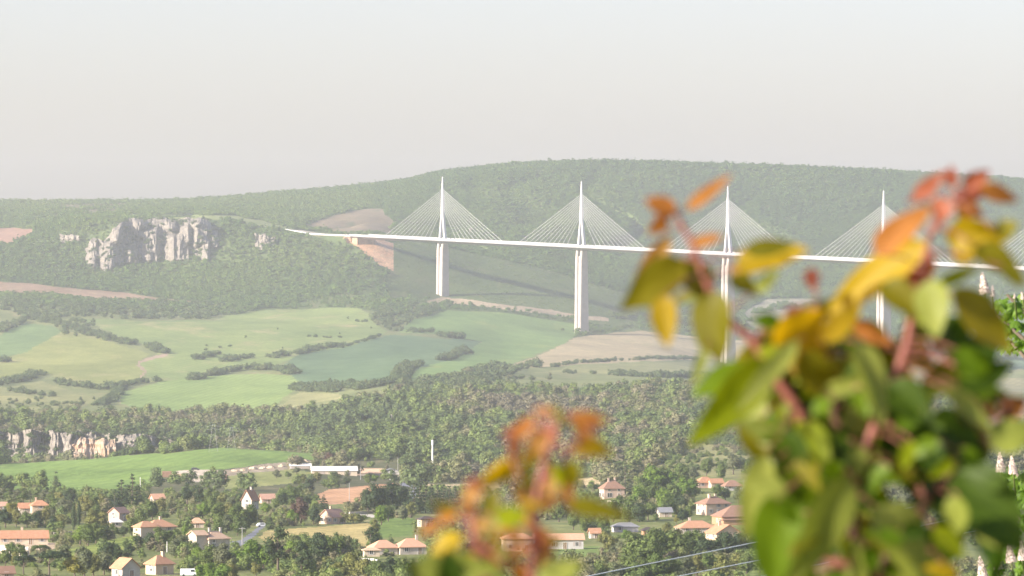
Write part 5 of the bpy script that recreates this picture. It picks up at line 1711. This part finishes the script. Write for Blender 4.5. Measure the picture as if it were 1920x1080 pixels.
PALM = [palmate_mesh(40 + i) for i in range(5)]
for m_ in PALM: m_.materials.append(CH_LEAF)


def candle_mesh(seed):
    """upright flower spike: whorls of small frilled blossoms narrowing to the tip"""
    r = random.Random(seed)
    mb = MB()
    for k in range(17):
        t = k / 16
        rad = .165 * (1 - t) ** .75 + .02
        nb = max(3, int(9 * (1 - t) + 2))
        for j in range(nb):
            a = 6.283 * j / nb + k * .6 + r.uniform(-.2, .2)
            c = Vector((math.cos(a) * rad, math.sin(a) * rad, .08 + .9 * t + r.uniform(-.02, .02)))
            s = .052 * (1.1 - .45 * t) * r.uniform(.8, 1.2)
            for q in range(4):
                d = Vector((math.cos(a) + r.uniform(-.9, .9), math.sin(a) + r.uniform(-.9, .9), r.uniform(-.2, .9))).normalized()
                leaf_quad(mb, c + d * s * .5, d, s, r)
    return mb.mesh('flower_candle')


CAND = [candle_mesh(70 + i) for i in range(3)]
for m_ in CAND: m_.materials.append(CH_FLOWER)
CD = 42.0
tx = 5.75
ch = tag(empty('horse_chestnut_tree', (tx, CD, gz(tx, CD))), 'horse chestnut tree with pale pink flower candles at the right edge', 'tree')
cinv = Matrix.Translation(-Vector(ch.location))


def cpx(px, row, d=CD): return Vector(((px - 960) / F * d, d, (HOR - row) / F * d))


def chpart(mb, name, mat, smooth=True):
    o = mb.build(name, mat, ch, smooth); o.matrix_parent_inverse = cinv
    return o


gz0 = ch.location.z
chpart(MB().tube([(tx, CD, gz0 - .3), (tx + .05, CD, gz0 + 2), (tx - .05, CD + .1, gz0 + 4.5), (tx, CD, -.8)], [.24, .19, .13, .04], 10), 'trunk', BARK)
BR = [((1888, 552), -2.6), ((1868, 590), -2.4), ((1895, 640), -3.0), ((1900, 880), -4.4), ((1860, 905), -4.6), ((1905, 1000), -5.0), ((1850, 1070), -5.4), ((1940, 760), -3.8), ((1980, 540), -2.3), ((1930, 1060), -5.2), ((2050, 420), -2.0), ((2200, 330), -1.5), ((2500, 420), -2.0), ((2650, 700), -3.4), ((2600, 1000), -5.0)]
for (a, b), z0 in BR:
    e = cpx(a, b, CD + rng.uniform(-.4, .4))
    s0 = Vector((tx, CD, z0 - .3))
    chpart(MB().tube([s0, s0.lerp(e, .45) + Vector((0, 0, .12)), s0.lerp(e, .8) + Vector((0, 0, .1)), e], [.06, .04, .022, .010], 6), 'branch', BARK)


def ch_leaf(p, size, out, tilt, idx):
    o = bpy.data.objects.new('leaf', PALM[idx % 5])
    col.objects.link(o)
    o.parent = ch; o.matrix_parent_inverse = cinv
    yv = Vector(out).normalized()
    zv = Vector((rng.uniform(-.4, .4), -.55 + rng.uniform(-.4, .3), .8)).normalized()
    xv = yv.cross(zv).normalized(); zv = xv.cross(yv)
    M = Matrix((xv, yv, zv)).transposed().to_4x4()
    o.matrix_basis = Matrix.Translation(p) @ M @ Matrix.Scale(size, 4)
    return o


VIS = [([(1862, 556), (1990, 545), (1990, 650), (1908, 646), (1880, 612), (1866, 590)], 62, 5), ([(1858, 590), (1905, 600), (1890, 618), (1852, 612)], 7, 6), ([(1885, 636), (1925, 632), (1915, 655), (1884, 652)], 7, 6),
       ([(1850, 900), (1895, 880), (1990, 880), (1990, 945), (1900, 938), (1870, 915)], 52, 5), ([(1890, 940), (1990, 940), (1990, 1010), (1910, 1005), (1895, 975)], 30, 5),
       ([(1835, 1072), (1880, 1040), (1920, 1015), (1990, 1000), (1990, 1120), (1835, 1120)], 60, 5)]
li = 0
for poly, n, _ in VIS:
    xs_ = [p[0] for p in poly]; ys_ = [p[1] for p in poly]
    c = 0
    while c < n:
        a, b = rng.uniform(min(xs_), max(xs_)), rng.uniform(min(ys_), max(ys_))
        if not in_poly(np.array([a]), np.array([b]), poly)[0]: continue
        p = cpx(a, b, CD + rng.uniform(-.5, .6))
        ch_leaf(p, rng.uniform(.075, .125), (rng.uniform(-1, .35), rng.uniform(-.9, .3), rng.uniform(-.8, .05)), 0, li)
        li += 1; c += 1
# the rest of the crown, beyond the frame
mbr = MB()
for k in range(520):
    a = rng.uniform(0, 6.283); zz = rng.uniform(-5.0, .25); rad = 1.95 * math.sqrt(max(.05, 1 - ((zz + 2.3) / 2.9) ** 2)) * rng.uniform(.75, 1.0)
    p = Vector((tx + math.cos(a) * rad, CD + math.sin(a) * rad, zz))
    if 960 + F * p.x / p.y < 1975: continue
    out = Vector((math.cos(a), math.sin(a), rng.uniform(-.8, .2))).normalized()
    zv = (Vector((0, 0, 1)) + Vector((rng.uniform(-.4, .4), rng.uniform(-.6, .2), 0))).normalized()
    xv = out.cross(zv).normalized(); zv = xv.cross(out)
    M = Matrix.Translation(p) @ Matrix((xv, out, zv)).transposed().to_4x4() @ Matrix.Scale(rng.uniform(.09, .14), 4)
    src = PALM[k % 5]
    mbr.add([M @ v.co for v in src.vertices], [tuple(f.vertices) for f in src.polygons])
o = chpart(mbr, 'foliage', CH_LEAF); o["kind"] = 'stuff'
for k, (a, b, hpx, w) in enumerate([(1847, 552, 40, 1.0), (1861, 556, 20, 1.0), (1902, 560, 10, 1.0), (1918, 562, 16, 1.0), (1877, 886, 36, 1.0), (1900, 890, 34, 1.05), (1902, 984, 40, 1.0), (1845, 1090, 46, .9), (1872, 1070, 42, .9), (1897, 1056, 36, 1.1), (1917, 1052, 36, 1.0), (1945, 900, 40, 1.0), (1960, 1010, 40, 1.0), (1975, 545, 40, 1.0)]):
    p = cpx(a, b, CD - .55)
    h = hpx * CD / F
    o = bpy.data.objects.new('flower_candle', CAND[k % 3]); col.objects.link(o); o.parent = ch; o.matrix_parent_inverse = cinv
    o.matrix_basis = Matrix.Translation(p) @ Matrix.Rotation(R(rng.uniform(-14, 6)), 4, 'Y') @ Matrix.Diagonal((h * 1.1 * w, h * 1.1 * w, h, 1))
    chpart(MB().tube([p + Vector((.03, .1, -.16)), p, p + Vector((0, 0, h * .6))], .006, 5), 'flower_stalk', CH_STALK)

# ------------------------------------------------------------------ blurred foreground shrubs (about 5.7 m away)
LM_ = {
    'R': leaf_material('leaf_red', (.26, .07, .035), (.36, .11, .05), .5, (1.5, .8, .6)),
    'O': leaf_material('leaf_orange', (.38, .15, .03), (.48, .21, .04), .5, (1.6, 1.0, .4)),
    'A': leaf_material('leaf_apricot', (.42, .22, .055), (.50, .28, .08), .5, (1.4, 1.05, .5)),
    'Y': leaf_material('leaf_gold', (.38, .26, .008), (.50, .35, .010), .6, (1.7, 1.4, .3)),
    'U': leaf_material('leaf_lime', (.22, .27, .006), (.32, .36, .010), .6, (1.7, 1.6, .3)),
    'L': leaf_material('leaf_olive', (.15, .14, .005), (.22, .19, .007), .55, (1.7, 1.5, .2)),
    'G': leaf_material('leaf_green', (.095, .165, .005), (.15, .225, .008), .55, (1.7, 1.7, .3)),
    'D': leaf_material('leaf_dark', (.035, .068, .003), (.06, .10, .005), .45, (1.5, 1.6, .3)),
    'P': leaf_material('leaf_pale', (.22, .25, .04), (.29, .31, .06), .45, (1.2, 1.2, .5), .5, .3),  # sky sheen of tilted leaves painted as a paler leaf colour
}
STEMR = plain_mat('stem_red', (.19, .062, .046), (.25, .09, .062), 30, .6)
STEMB = plain_mat('stem_brown', (.06, .028, .015), (.09, .042, .022), 30, .7)


def leaf_mesh(seed):
    """ovate pointed leaf, base at the origin, tip at y = 1, folded along the midrib and curling"""
    r = random.Random(seed)
    n, m = 9, 3
    vs, fs = [], []
    curl, fold = r.uniform(.06, .3), r.uniform(.08, .35)
    for k in range(n + 1):
        t = k / n
        w = .5 * (max(t, 0) ** .55) * (max(0, 1 - t) ** .95) * 2.05
        if k in (0, n): w = .006
        for j in range(-m, m + 1):
            s = j / m
            x = s * w
            z = fold * abs(s) * w - curl * t * t + .03 * math.sin(9 * t + 2 * s + seed) * abs(s)
            vs.append((x, t, z))
    q = 2 * m + 1
    for k in range(n):
        for j in range(q - 1):
            a = k * q + j
            fs.append((a, a + 1, a + q + 1, a + q))
    me = bpy.data.meshes.new('leaf')
    me.from_pydata(vs, [], fs)
    me.polygons.foreach_set("use_smooth", [True] * len(fs))
    me.materials.append(LM_['G'])
    return me


LEAF = [leaf_mesh(300 + i) for i in range(5)]
SD = 5.5


def spx(px, row, d=None):
    d = SD if d is None else d
    return Vector(((px - 960) / F * d, d, (HOR - row) / F * d))


def make_shrub(name, label, foot, stems, leaves, wfac):
    # everything is placed at the distance SD in force when the shrub is made
    root = tag(empty(name, foot), label, 'shrub')
    inv = Matrix.Translation(-Vector(foot))
    anchor = []
    for pts, r0, r1, mt in stems:
        P = catmull([spx(*q) if len(q) == 2 else spx(*q) for q in pts], 6)
        n = len(P)
        o = MB().tube(P, [.52 * (r0 + (r1 - r0) * k / (n - 1)) for k in range(n)], 8).build('stem', mt, root, True)
        o.matrix_parent_inverse = inv
        anchor += P
    tw = MB()
    for k, (bx, by, ex, ey, wpx, cls, dd) in enumerate(leaves):
        d = SD + dd
        b, e = spx(bx, by, d), spx(ex, ey, d)
        yv = (e - b)
        L = yv.length
        yv = yv + Vector((0, rng.uniform(-.45, .35) * L, 0))
        Lr = yv.length
        yv.normalize()
        nz = Vector((rng.uniform(-.75, .75), -1, rng.uniform(-.3, 1.0)))
        nz = (nz - yv * nz.dot(yv)).normalized()
        face = max(.62, abs(nz.y))
        xv = yv.cross(nz).normalized()
        M = Matrix((xv, yv, nz)).transposed().to_4x4()
        o = bpy.data.objects.new('leaf', LEAF[k % 5])
        col.objects.link(o); o.parent = root; o.matrix_parent_inverse = inv
        W = wfac * wpx * d / F / face
        Lr *= 1.08
        o.matrix_basis = Matrix.Translation(b) @ M @ Matrix.Diagonal((W, Lr, min(W, Lr), 1))
        o.material_slots[0].link = 'OBJECT'; o.material_slots[0].material = LM_[cls]
        a = min(anchor, key=lambda q: (q - b).length)
        if (a - b).length > .004:
            tw.tube([a, a.lerp(b, .5) + Vector((0, 0, .004)), b], [.0016, .0012, .0009], 4)
    o = tw.build('leaf_stalks', STEMR, root, True); o.matrix_parent_inverse = inv
    o["kind"] = 'stuff'
    return root


Rr = random.Random(77)
RL = []


def lf(bx, by, ex, ey, w, c, dd=None): RL.append((bx, by, ex, ey, w, c, Rr.uniform(-.12, .12) if dd is None else dd))


lf(1286, 394, 1366, 330, 26, 'O'); lf(1264, 404, 1216, 372, 42, 'O'); lf(1250, 408, 1222, 436, 30, 'O'); lf(1256, 442, 1190, 530, 34, 'A'); lf(1300, 462, 1352, 440, 24, 'O')
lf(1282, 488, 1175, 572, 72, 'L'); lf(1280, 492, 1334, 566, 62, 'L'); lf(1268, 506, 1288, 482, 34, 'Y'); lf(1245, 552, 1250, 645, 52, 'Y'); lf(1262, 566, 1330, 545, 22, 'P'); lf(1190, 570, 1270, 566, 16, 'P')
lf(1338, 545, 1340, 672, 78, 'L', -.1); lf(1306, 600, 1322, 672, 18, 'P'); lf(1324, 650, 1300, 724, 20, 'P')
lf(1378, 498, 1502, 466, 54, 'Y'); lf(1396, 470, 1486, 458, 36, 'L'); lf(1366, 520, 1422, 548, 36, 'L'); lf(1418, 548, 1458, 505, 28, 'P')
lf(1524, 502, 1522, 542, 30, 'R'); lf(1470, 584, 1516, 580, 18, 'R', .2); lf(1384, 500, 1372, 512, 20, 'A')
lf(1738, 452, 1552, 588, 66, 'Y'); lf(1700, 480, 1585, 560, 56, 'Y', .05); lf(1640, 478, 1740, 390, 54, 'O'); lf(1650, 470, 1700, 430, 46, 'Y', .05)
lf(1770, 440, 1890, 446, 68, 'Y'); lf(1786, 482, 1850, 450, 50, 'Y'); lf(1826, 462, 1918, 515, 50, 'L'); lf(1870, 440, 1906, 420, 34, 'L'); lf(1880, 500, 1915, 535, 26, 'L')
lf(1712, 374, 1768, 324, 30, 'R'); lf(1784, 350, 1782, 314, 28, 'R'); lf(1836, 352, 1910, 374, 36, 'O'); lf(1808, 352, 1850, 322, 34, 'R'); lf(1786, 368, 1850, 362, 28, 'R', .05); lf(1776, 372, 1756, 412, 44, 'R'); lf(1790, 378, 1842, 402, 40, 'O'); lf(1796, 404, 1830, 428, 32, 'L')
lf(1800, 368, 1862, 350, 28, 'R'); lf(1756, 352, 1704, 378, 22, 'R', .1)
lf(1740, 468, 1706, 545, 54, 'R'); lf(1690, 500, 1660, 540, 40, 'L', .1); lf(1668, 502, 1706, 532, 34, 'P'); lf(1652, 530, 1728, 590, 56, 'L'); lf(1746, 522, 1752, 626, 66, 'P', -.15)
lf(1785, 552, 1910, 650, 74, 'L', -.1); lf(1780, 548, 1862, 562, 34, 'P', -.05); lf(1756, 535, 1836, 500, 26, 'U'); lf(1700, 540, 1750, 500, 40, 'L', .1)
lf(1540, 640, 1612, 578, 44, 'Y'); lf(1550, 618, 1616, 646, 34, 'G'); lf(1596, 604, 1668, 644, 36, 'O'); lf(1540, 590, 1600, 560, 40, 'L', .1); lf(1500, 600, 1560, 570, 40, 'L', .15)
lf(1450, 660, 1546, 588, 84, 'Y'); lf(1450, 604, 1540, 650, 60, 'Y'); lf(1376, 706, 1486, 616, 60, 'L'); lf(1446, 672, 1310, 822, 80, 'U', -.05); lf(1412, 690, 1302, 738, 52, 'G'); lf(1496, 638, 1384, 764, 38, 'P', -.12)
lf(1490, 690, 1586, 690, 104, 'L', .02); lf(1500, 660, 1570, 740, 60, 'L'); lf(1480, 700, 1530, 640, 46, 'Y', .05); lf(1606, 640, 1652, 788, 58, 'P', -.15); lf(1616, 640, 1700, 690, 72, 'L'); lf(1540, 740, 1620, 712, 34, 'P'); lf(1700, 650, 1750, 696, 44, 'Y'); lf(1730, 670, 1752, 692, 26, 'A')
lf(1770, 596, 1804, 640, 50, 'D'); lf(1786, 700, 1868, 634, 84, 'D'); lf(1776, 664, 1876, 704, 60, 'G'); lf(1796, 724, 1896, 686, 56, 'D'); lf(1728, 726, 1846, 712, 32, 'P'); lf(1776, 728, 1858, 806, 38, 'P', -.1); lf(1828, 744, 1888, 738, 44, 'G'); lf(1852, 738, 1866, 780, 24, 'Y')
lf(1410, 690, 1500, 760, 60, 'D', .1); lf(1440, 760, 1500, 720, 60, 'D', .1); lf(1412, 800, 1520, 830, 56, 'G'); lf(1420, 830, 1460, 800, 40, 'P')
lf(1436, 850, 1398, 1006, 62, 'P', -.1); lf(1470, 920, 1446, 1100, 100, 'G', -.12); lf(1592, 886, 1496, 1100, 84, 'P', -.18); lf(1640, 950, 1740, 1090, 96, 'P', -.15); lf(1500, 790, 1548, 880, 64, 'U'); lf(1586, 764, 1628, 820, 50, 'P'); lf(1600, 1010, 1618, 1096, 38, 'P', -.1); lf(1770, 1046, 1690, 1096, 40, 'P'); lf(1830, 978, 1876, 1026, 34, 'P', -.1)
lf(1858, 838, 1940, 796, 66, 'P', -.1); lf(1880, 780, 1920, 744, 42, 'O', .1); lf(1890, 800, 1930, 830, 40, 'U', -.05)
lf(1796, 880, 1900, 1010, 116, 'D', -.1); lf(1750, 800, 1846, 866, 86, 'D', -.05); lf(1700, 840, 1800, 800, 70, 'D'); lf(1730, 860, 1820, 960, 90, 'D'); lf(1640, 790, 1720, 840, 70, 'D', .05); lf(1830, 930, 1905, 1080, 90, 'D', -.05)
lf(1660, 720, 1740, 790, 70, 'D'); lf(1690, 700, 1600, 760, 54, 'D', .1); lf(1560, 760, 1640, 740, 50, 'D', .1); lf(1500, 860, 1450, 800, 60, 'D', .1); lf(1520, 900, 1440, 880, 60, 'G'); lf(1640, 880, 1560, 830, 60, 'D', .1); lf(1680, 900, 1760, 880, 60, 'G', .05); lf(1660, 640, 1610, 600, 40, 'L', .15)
BODY = [(1440, 770), (1560, 735), (1720, 740), (1820, 780), (1800, 860), (1815, 930), (1820, 1010), (1820, 1220), (1430, 1220), (1440, 1000), (1455, 900), (1440, 850)]
c = 0
while c < 150:
    a, b = Rr.uniform(1400, 1900), Rr.uniform(735, 1220)
    if not in_poly(np.array([a]), np.array([b]), BODY)[0]: continue
    an = Rr.uniform(0, 6.283) if Rr.random() < .3 else Rr.uniform(.6, 2.5)
    L = Rr.uniform(62, 112)
    # a few gaps where the valley shows through
    if any(math.hypot(a - gx, b - gy) < gr for gx, gy, gr in ((1690, 940, 46), (1655, 880, 30), (1800, 1010, 40), (1560, 1050, 40), (1800, 930, 34), (1735, 825, 26))): c += .25; continue
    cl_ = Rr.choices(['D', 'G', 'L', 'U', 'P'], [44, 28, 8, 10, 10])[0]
    lf(a, b, a + math.cos(an) * L, b + math.sin(an) * L, Rr.uniform(38, 66), cl_, Rr.uniform(-.02, .34))
    c += 1
UPPER = [(1440, 610), (1560, 560), (1620, 610), (1690, 560), (1780, 590), (1820, 720), (1810, 770), (1440, 770), (1400, 720)]
c = 0
while c < 52:
    a, b = Rr.uniform(1400, 1880), Rr.uniform(555, 770)
    if not in_poly(np.array([a]), np.array([b]), UPPER)[0] or math.hypot(a - 1725, b - 640) < 42 or math.hypot(a - 1655, b - 590) < 26 or math.hypot(a - 1455, b - 710) < 20:
        continue
    an = Rr.uniform(.3, 2.8); L = Rr.uniform(55, 95)
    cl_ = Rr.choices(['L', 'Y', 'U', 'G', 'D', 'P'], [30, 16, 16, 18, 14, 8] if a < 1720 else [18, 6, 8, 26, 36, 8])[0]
    lf(a, b, a + math.cos(an) * L, b + math.sin(an) * L, Rr.uniform(34, 56), cl_, Rr.uniform(.02, .3))
    c += 1
for k in range(52):
    a, b = Rr.uniform(1430, 1830), Rr.uniform(600, 1090)
    if not (in_poly(np.array([a]), np.array([b]), BODY)[0] or in_poly(np.array([a]), np.array([b]), UPPER)[0]): continue
    if math.hypot(a - 1725, b - 640) < 46 or math.hypot(a - 1690, b - 940) < 50 or math.hypot(a - 1800, b - 1010) < 40: continue
    an = Rr.uniform(-.4, 3.5); L = Rr.uniform(46, 84)
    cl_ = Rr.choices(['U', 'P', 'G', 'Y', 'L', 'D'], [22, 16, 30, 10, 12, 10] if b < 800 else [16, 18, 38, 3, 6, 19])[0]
    lf(a, b, a + math.cos(an) * L, b + math.sin(an) * L, Rr.uniform(26, 46), cl_, Rr.uniform(-.22, .0))
foot = ((1600 - 960) / F * SD, SD, gz((1600 - 960) / F * SD, SD))
stR = [([(1262, 392), (1298, 458), (1330, 540), (1368, 600), (1412, 640), (1470, 730), (1540, 830), (1590, 940)], .0045, .0120, STEMR),
       ([(1758, 400), (1742, 450), (1728, 520), (1712, 580), (1700, 650), (1660, 760), (1615, 860), (1592, 960)], .0045, .0125, STEMR),
       ([(1532, 560), (1540, 620), (1552, 700), (1570, 800), (1590, 900)], .005, .010, STEMB),
       ([(1900, 770), (1840, 830), (1720, 960), (1640, 1080)], .004, .009, STEMB),
       ([(1800, 372), (1776, 395), (1748, 440)], .003, .005, STEMR),
       ([(1570, 790), (1590, 900), (1600, 1020), (1605, 1150), (1602, 2400, SD), (1600, HOR - foot[2] / SD * F + 60)], .008, .022, STEMB)]
make_shrub('shrub', 'large out-of-focus shrub with gold, orange and green leaves at right', foot, stR, RL, 1.28)

RL = []
SD = 4.7
lf(1062, 786, 1140, 784, 36, 'O'); lf(1090, 792, 1128, 808, 26, 'R', .05); lf(1082, 834, 1146, 842, 50, 'Y'); lf(1092, 826, 1134, 832, 24, 'L', .05)
lf(1002, 782, 952, 832, 38, 'O'); lf(962, 812, 966, 866, 34, 'O'); lf(1028, 808, 980, 872, 44, 'A'); lf(990, 800, 940, 812, 22, 'R', .1); lf(972, 858, 900, 912, 50, 'Y'); lf(1000, 770, 1050, 774, 22, 'A', .05)
lf(900, 898, 868, 956, 44, 'A'); lf(878, 908, 906, 912, 22, 'R'); lf(856, 948, 822, 980, 42, 'O'); lf(826, 978, 786, 1004, 24, 'O', .1); lf(868, 1004, 806, 1042, 54, 'Y')
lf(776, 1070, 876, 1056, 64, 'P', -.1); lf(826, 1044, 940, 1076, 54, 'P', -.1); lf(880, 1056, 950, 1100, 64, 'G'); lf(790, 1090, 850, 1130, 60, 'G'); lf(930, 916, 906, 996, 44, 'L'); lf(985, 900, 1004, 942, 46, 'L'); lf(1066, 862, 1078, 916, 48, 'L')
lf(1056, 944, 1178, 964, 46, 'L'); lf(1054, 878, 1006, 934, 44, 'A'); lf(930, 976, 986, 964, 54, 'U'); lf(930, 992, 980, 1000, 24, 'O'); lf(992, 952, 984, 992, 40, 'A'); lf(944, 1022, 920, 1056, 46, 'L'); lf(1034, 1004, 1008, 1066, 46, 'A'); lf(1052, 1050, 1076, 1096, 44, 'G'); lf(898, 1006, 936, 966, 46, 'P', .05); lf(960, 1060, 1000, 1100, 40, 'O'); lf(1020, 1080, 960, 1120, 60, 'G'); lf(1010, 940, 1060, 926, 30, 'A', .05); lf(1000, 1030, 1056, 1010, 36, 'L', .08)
for k in range(34):
    t = Rr.random()
    if Rr.random() < .55:
        a, b = 1050 - 65 * t + Rr.uniform(-45, 45), 785 + 270 * t
    else:
        a, b = 880 + 30 * t + Rr.uniform(-45, 45), 915 + 130 * t
    an = Rr.uniform(0, 6.283); L = Rr.uniform(34, 62)
    cl_ = Rr.choices(['O', 'R', 'A', 'Y', 'L', 'U'], [26, 22, 14, 14, 14, 10])[0]
    lf(a, b, a + math.cos(an) * L, b + math.sin(an) * L, Rr.uniform(16, 30), cl_, Rr.uniform(-.1, .12))
for k in range(16):
    a, b = Rr.uniform(800, 1060), Rr.uniform(1095, 1230); an = Rr.uniform(0, 6.283)
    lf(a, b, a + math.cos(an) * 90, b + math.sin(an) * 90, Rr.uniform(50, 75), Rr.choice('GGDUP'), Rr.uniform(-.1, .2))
foot2 = ((960 - 960) / F * SD, SD, gz(0, SD))
st2 = [([(1050, 778), (1034, 830), (1014, 900), (1002, 980), (998, 1080), (985, 1200)], .004, .0085, STEMR), ([(876, 912), (882, 960), (896, 1030), (925, 1120), (965, 1240)], .005, .0095, STEMR), ([(985, 1180), (968, 1400, SD), (960, 2400, SD), (960, HOR - foot2[2] / SD * F + 60)], .009, .018, STEMB), ([(1120, 800), (1080, 830), (1040, 850)], .002, .003, STEMR), ([(960, 860), (990, 930), (1004, 1000)], .003, .005, STEMR)]
make_shrub('shrub', 'smaller out-of-focus shrub with orange and red young leaves at bottom centre', foot2, st2, RL, 1.0)

# ------------------------------------------------------------------ the air
hz = MB().box(-13500, 13500, -13500, 13500, float(GZ.min()) - 40, 262)
hm = bpy.data.materials.new('haze')
hm.use_nodes = True
nt = hm.node_tree
nt.nodes.remove(nt.nodes["Principled BSDF"])
pv = nt.nodes.new("ShaderNodeVolumePrincipled")
pv.inputs["Color"].default_value = (.99, .985, .98, 1)
pv.inputs["Density"].default_value = HAZE_DENSITY
pv.inputs["Density Attribute"].default_value = ''
pv.inputs["Anisotropy"].default_value = HAZE_G
nt.links.new(pv.outputs[0], nt.nodes["Material Output"].inputs["Volume"])
try:
    hm.cycles.homogeneous_volume = True
except Exception:
    pass
ho = hz.build('haze', hm)
tag(ho, 'pale morning haze filling the valley', None, None, 'stuff')
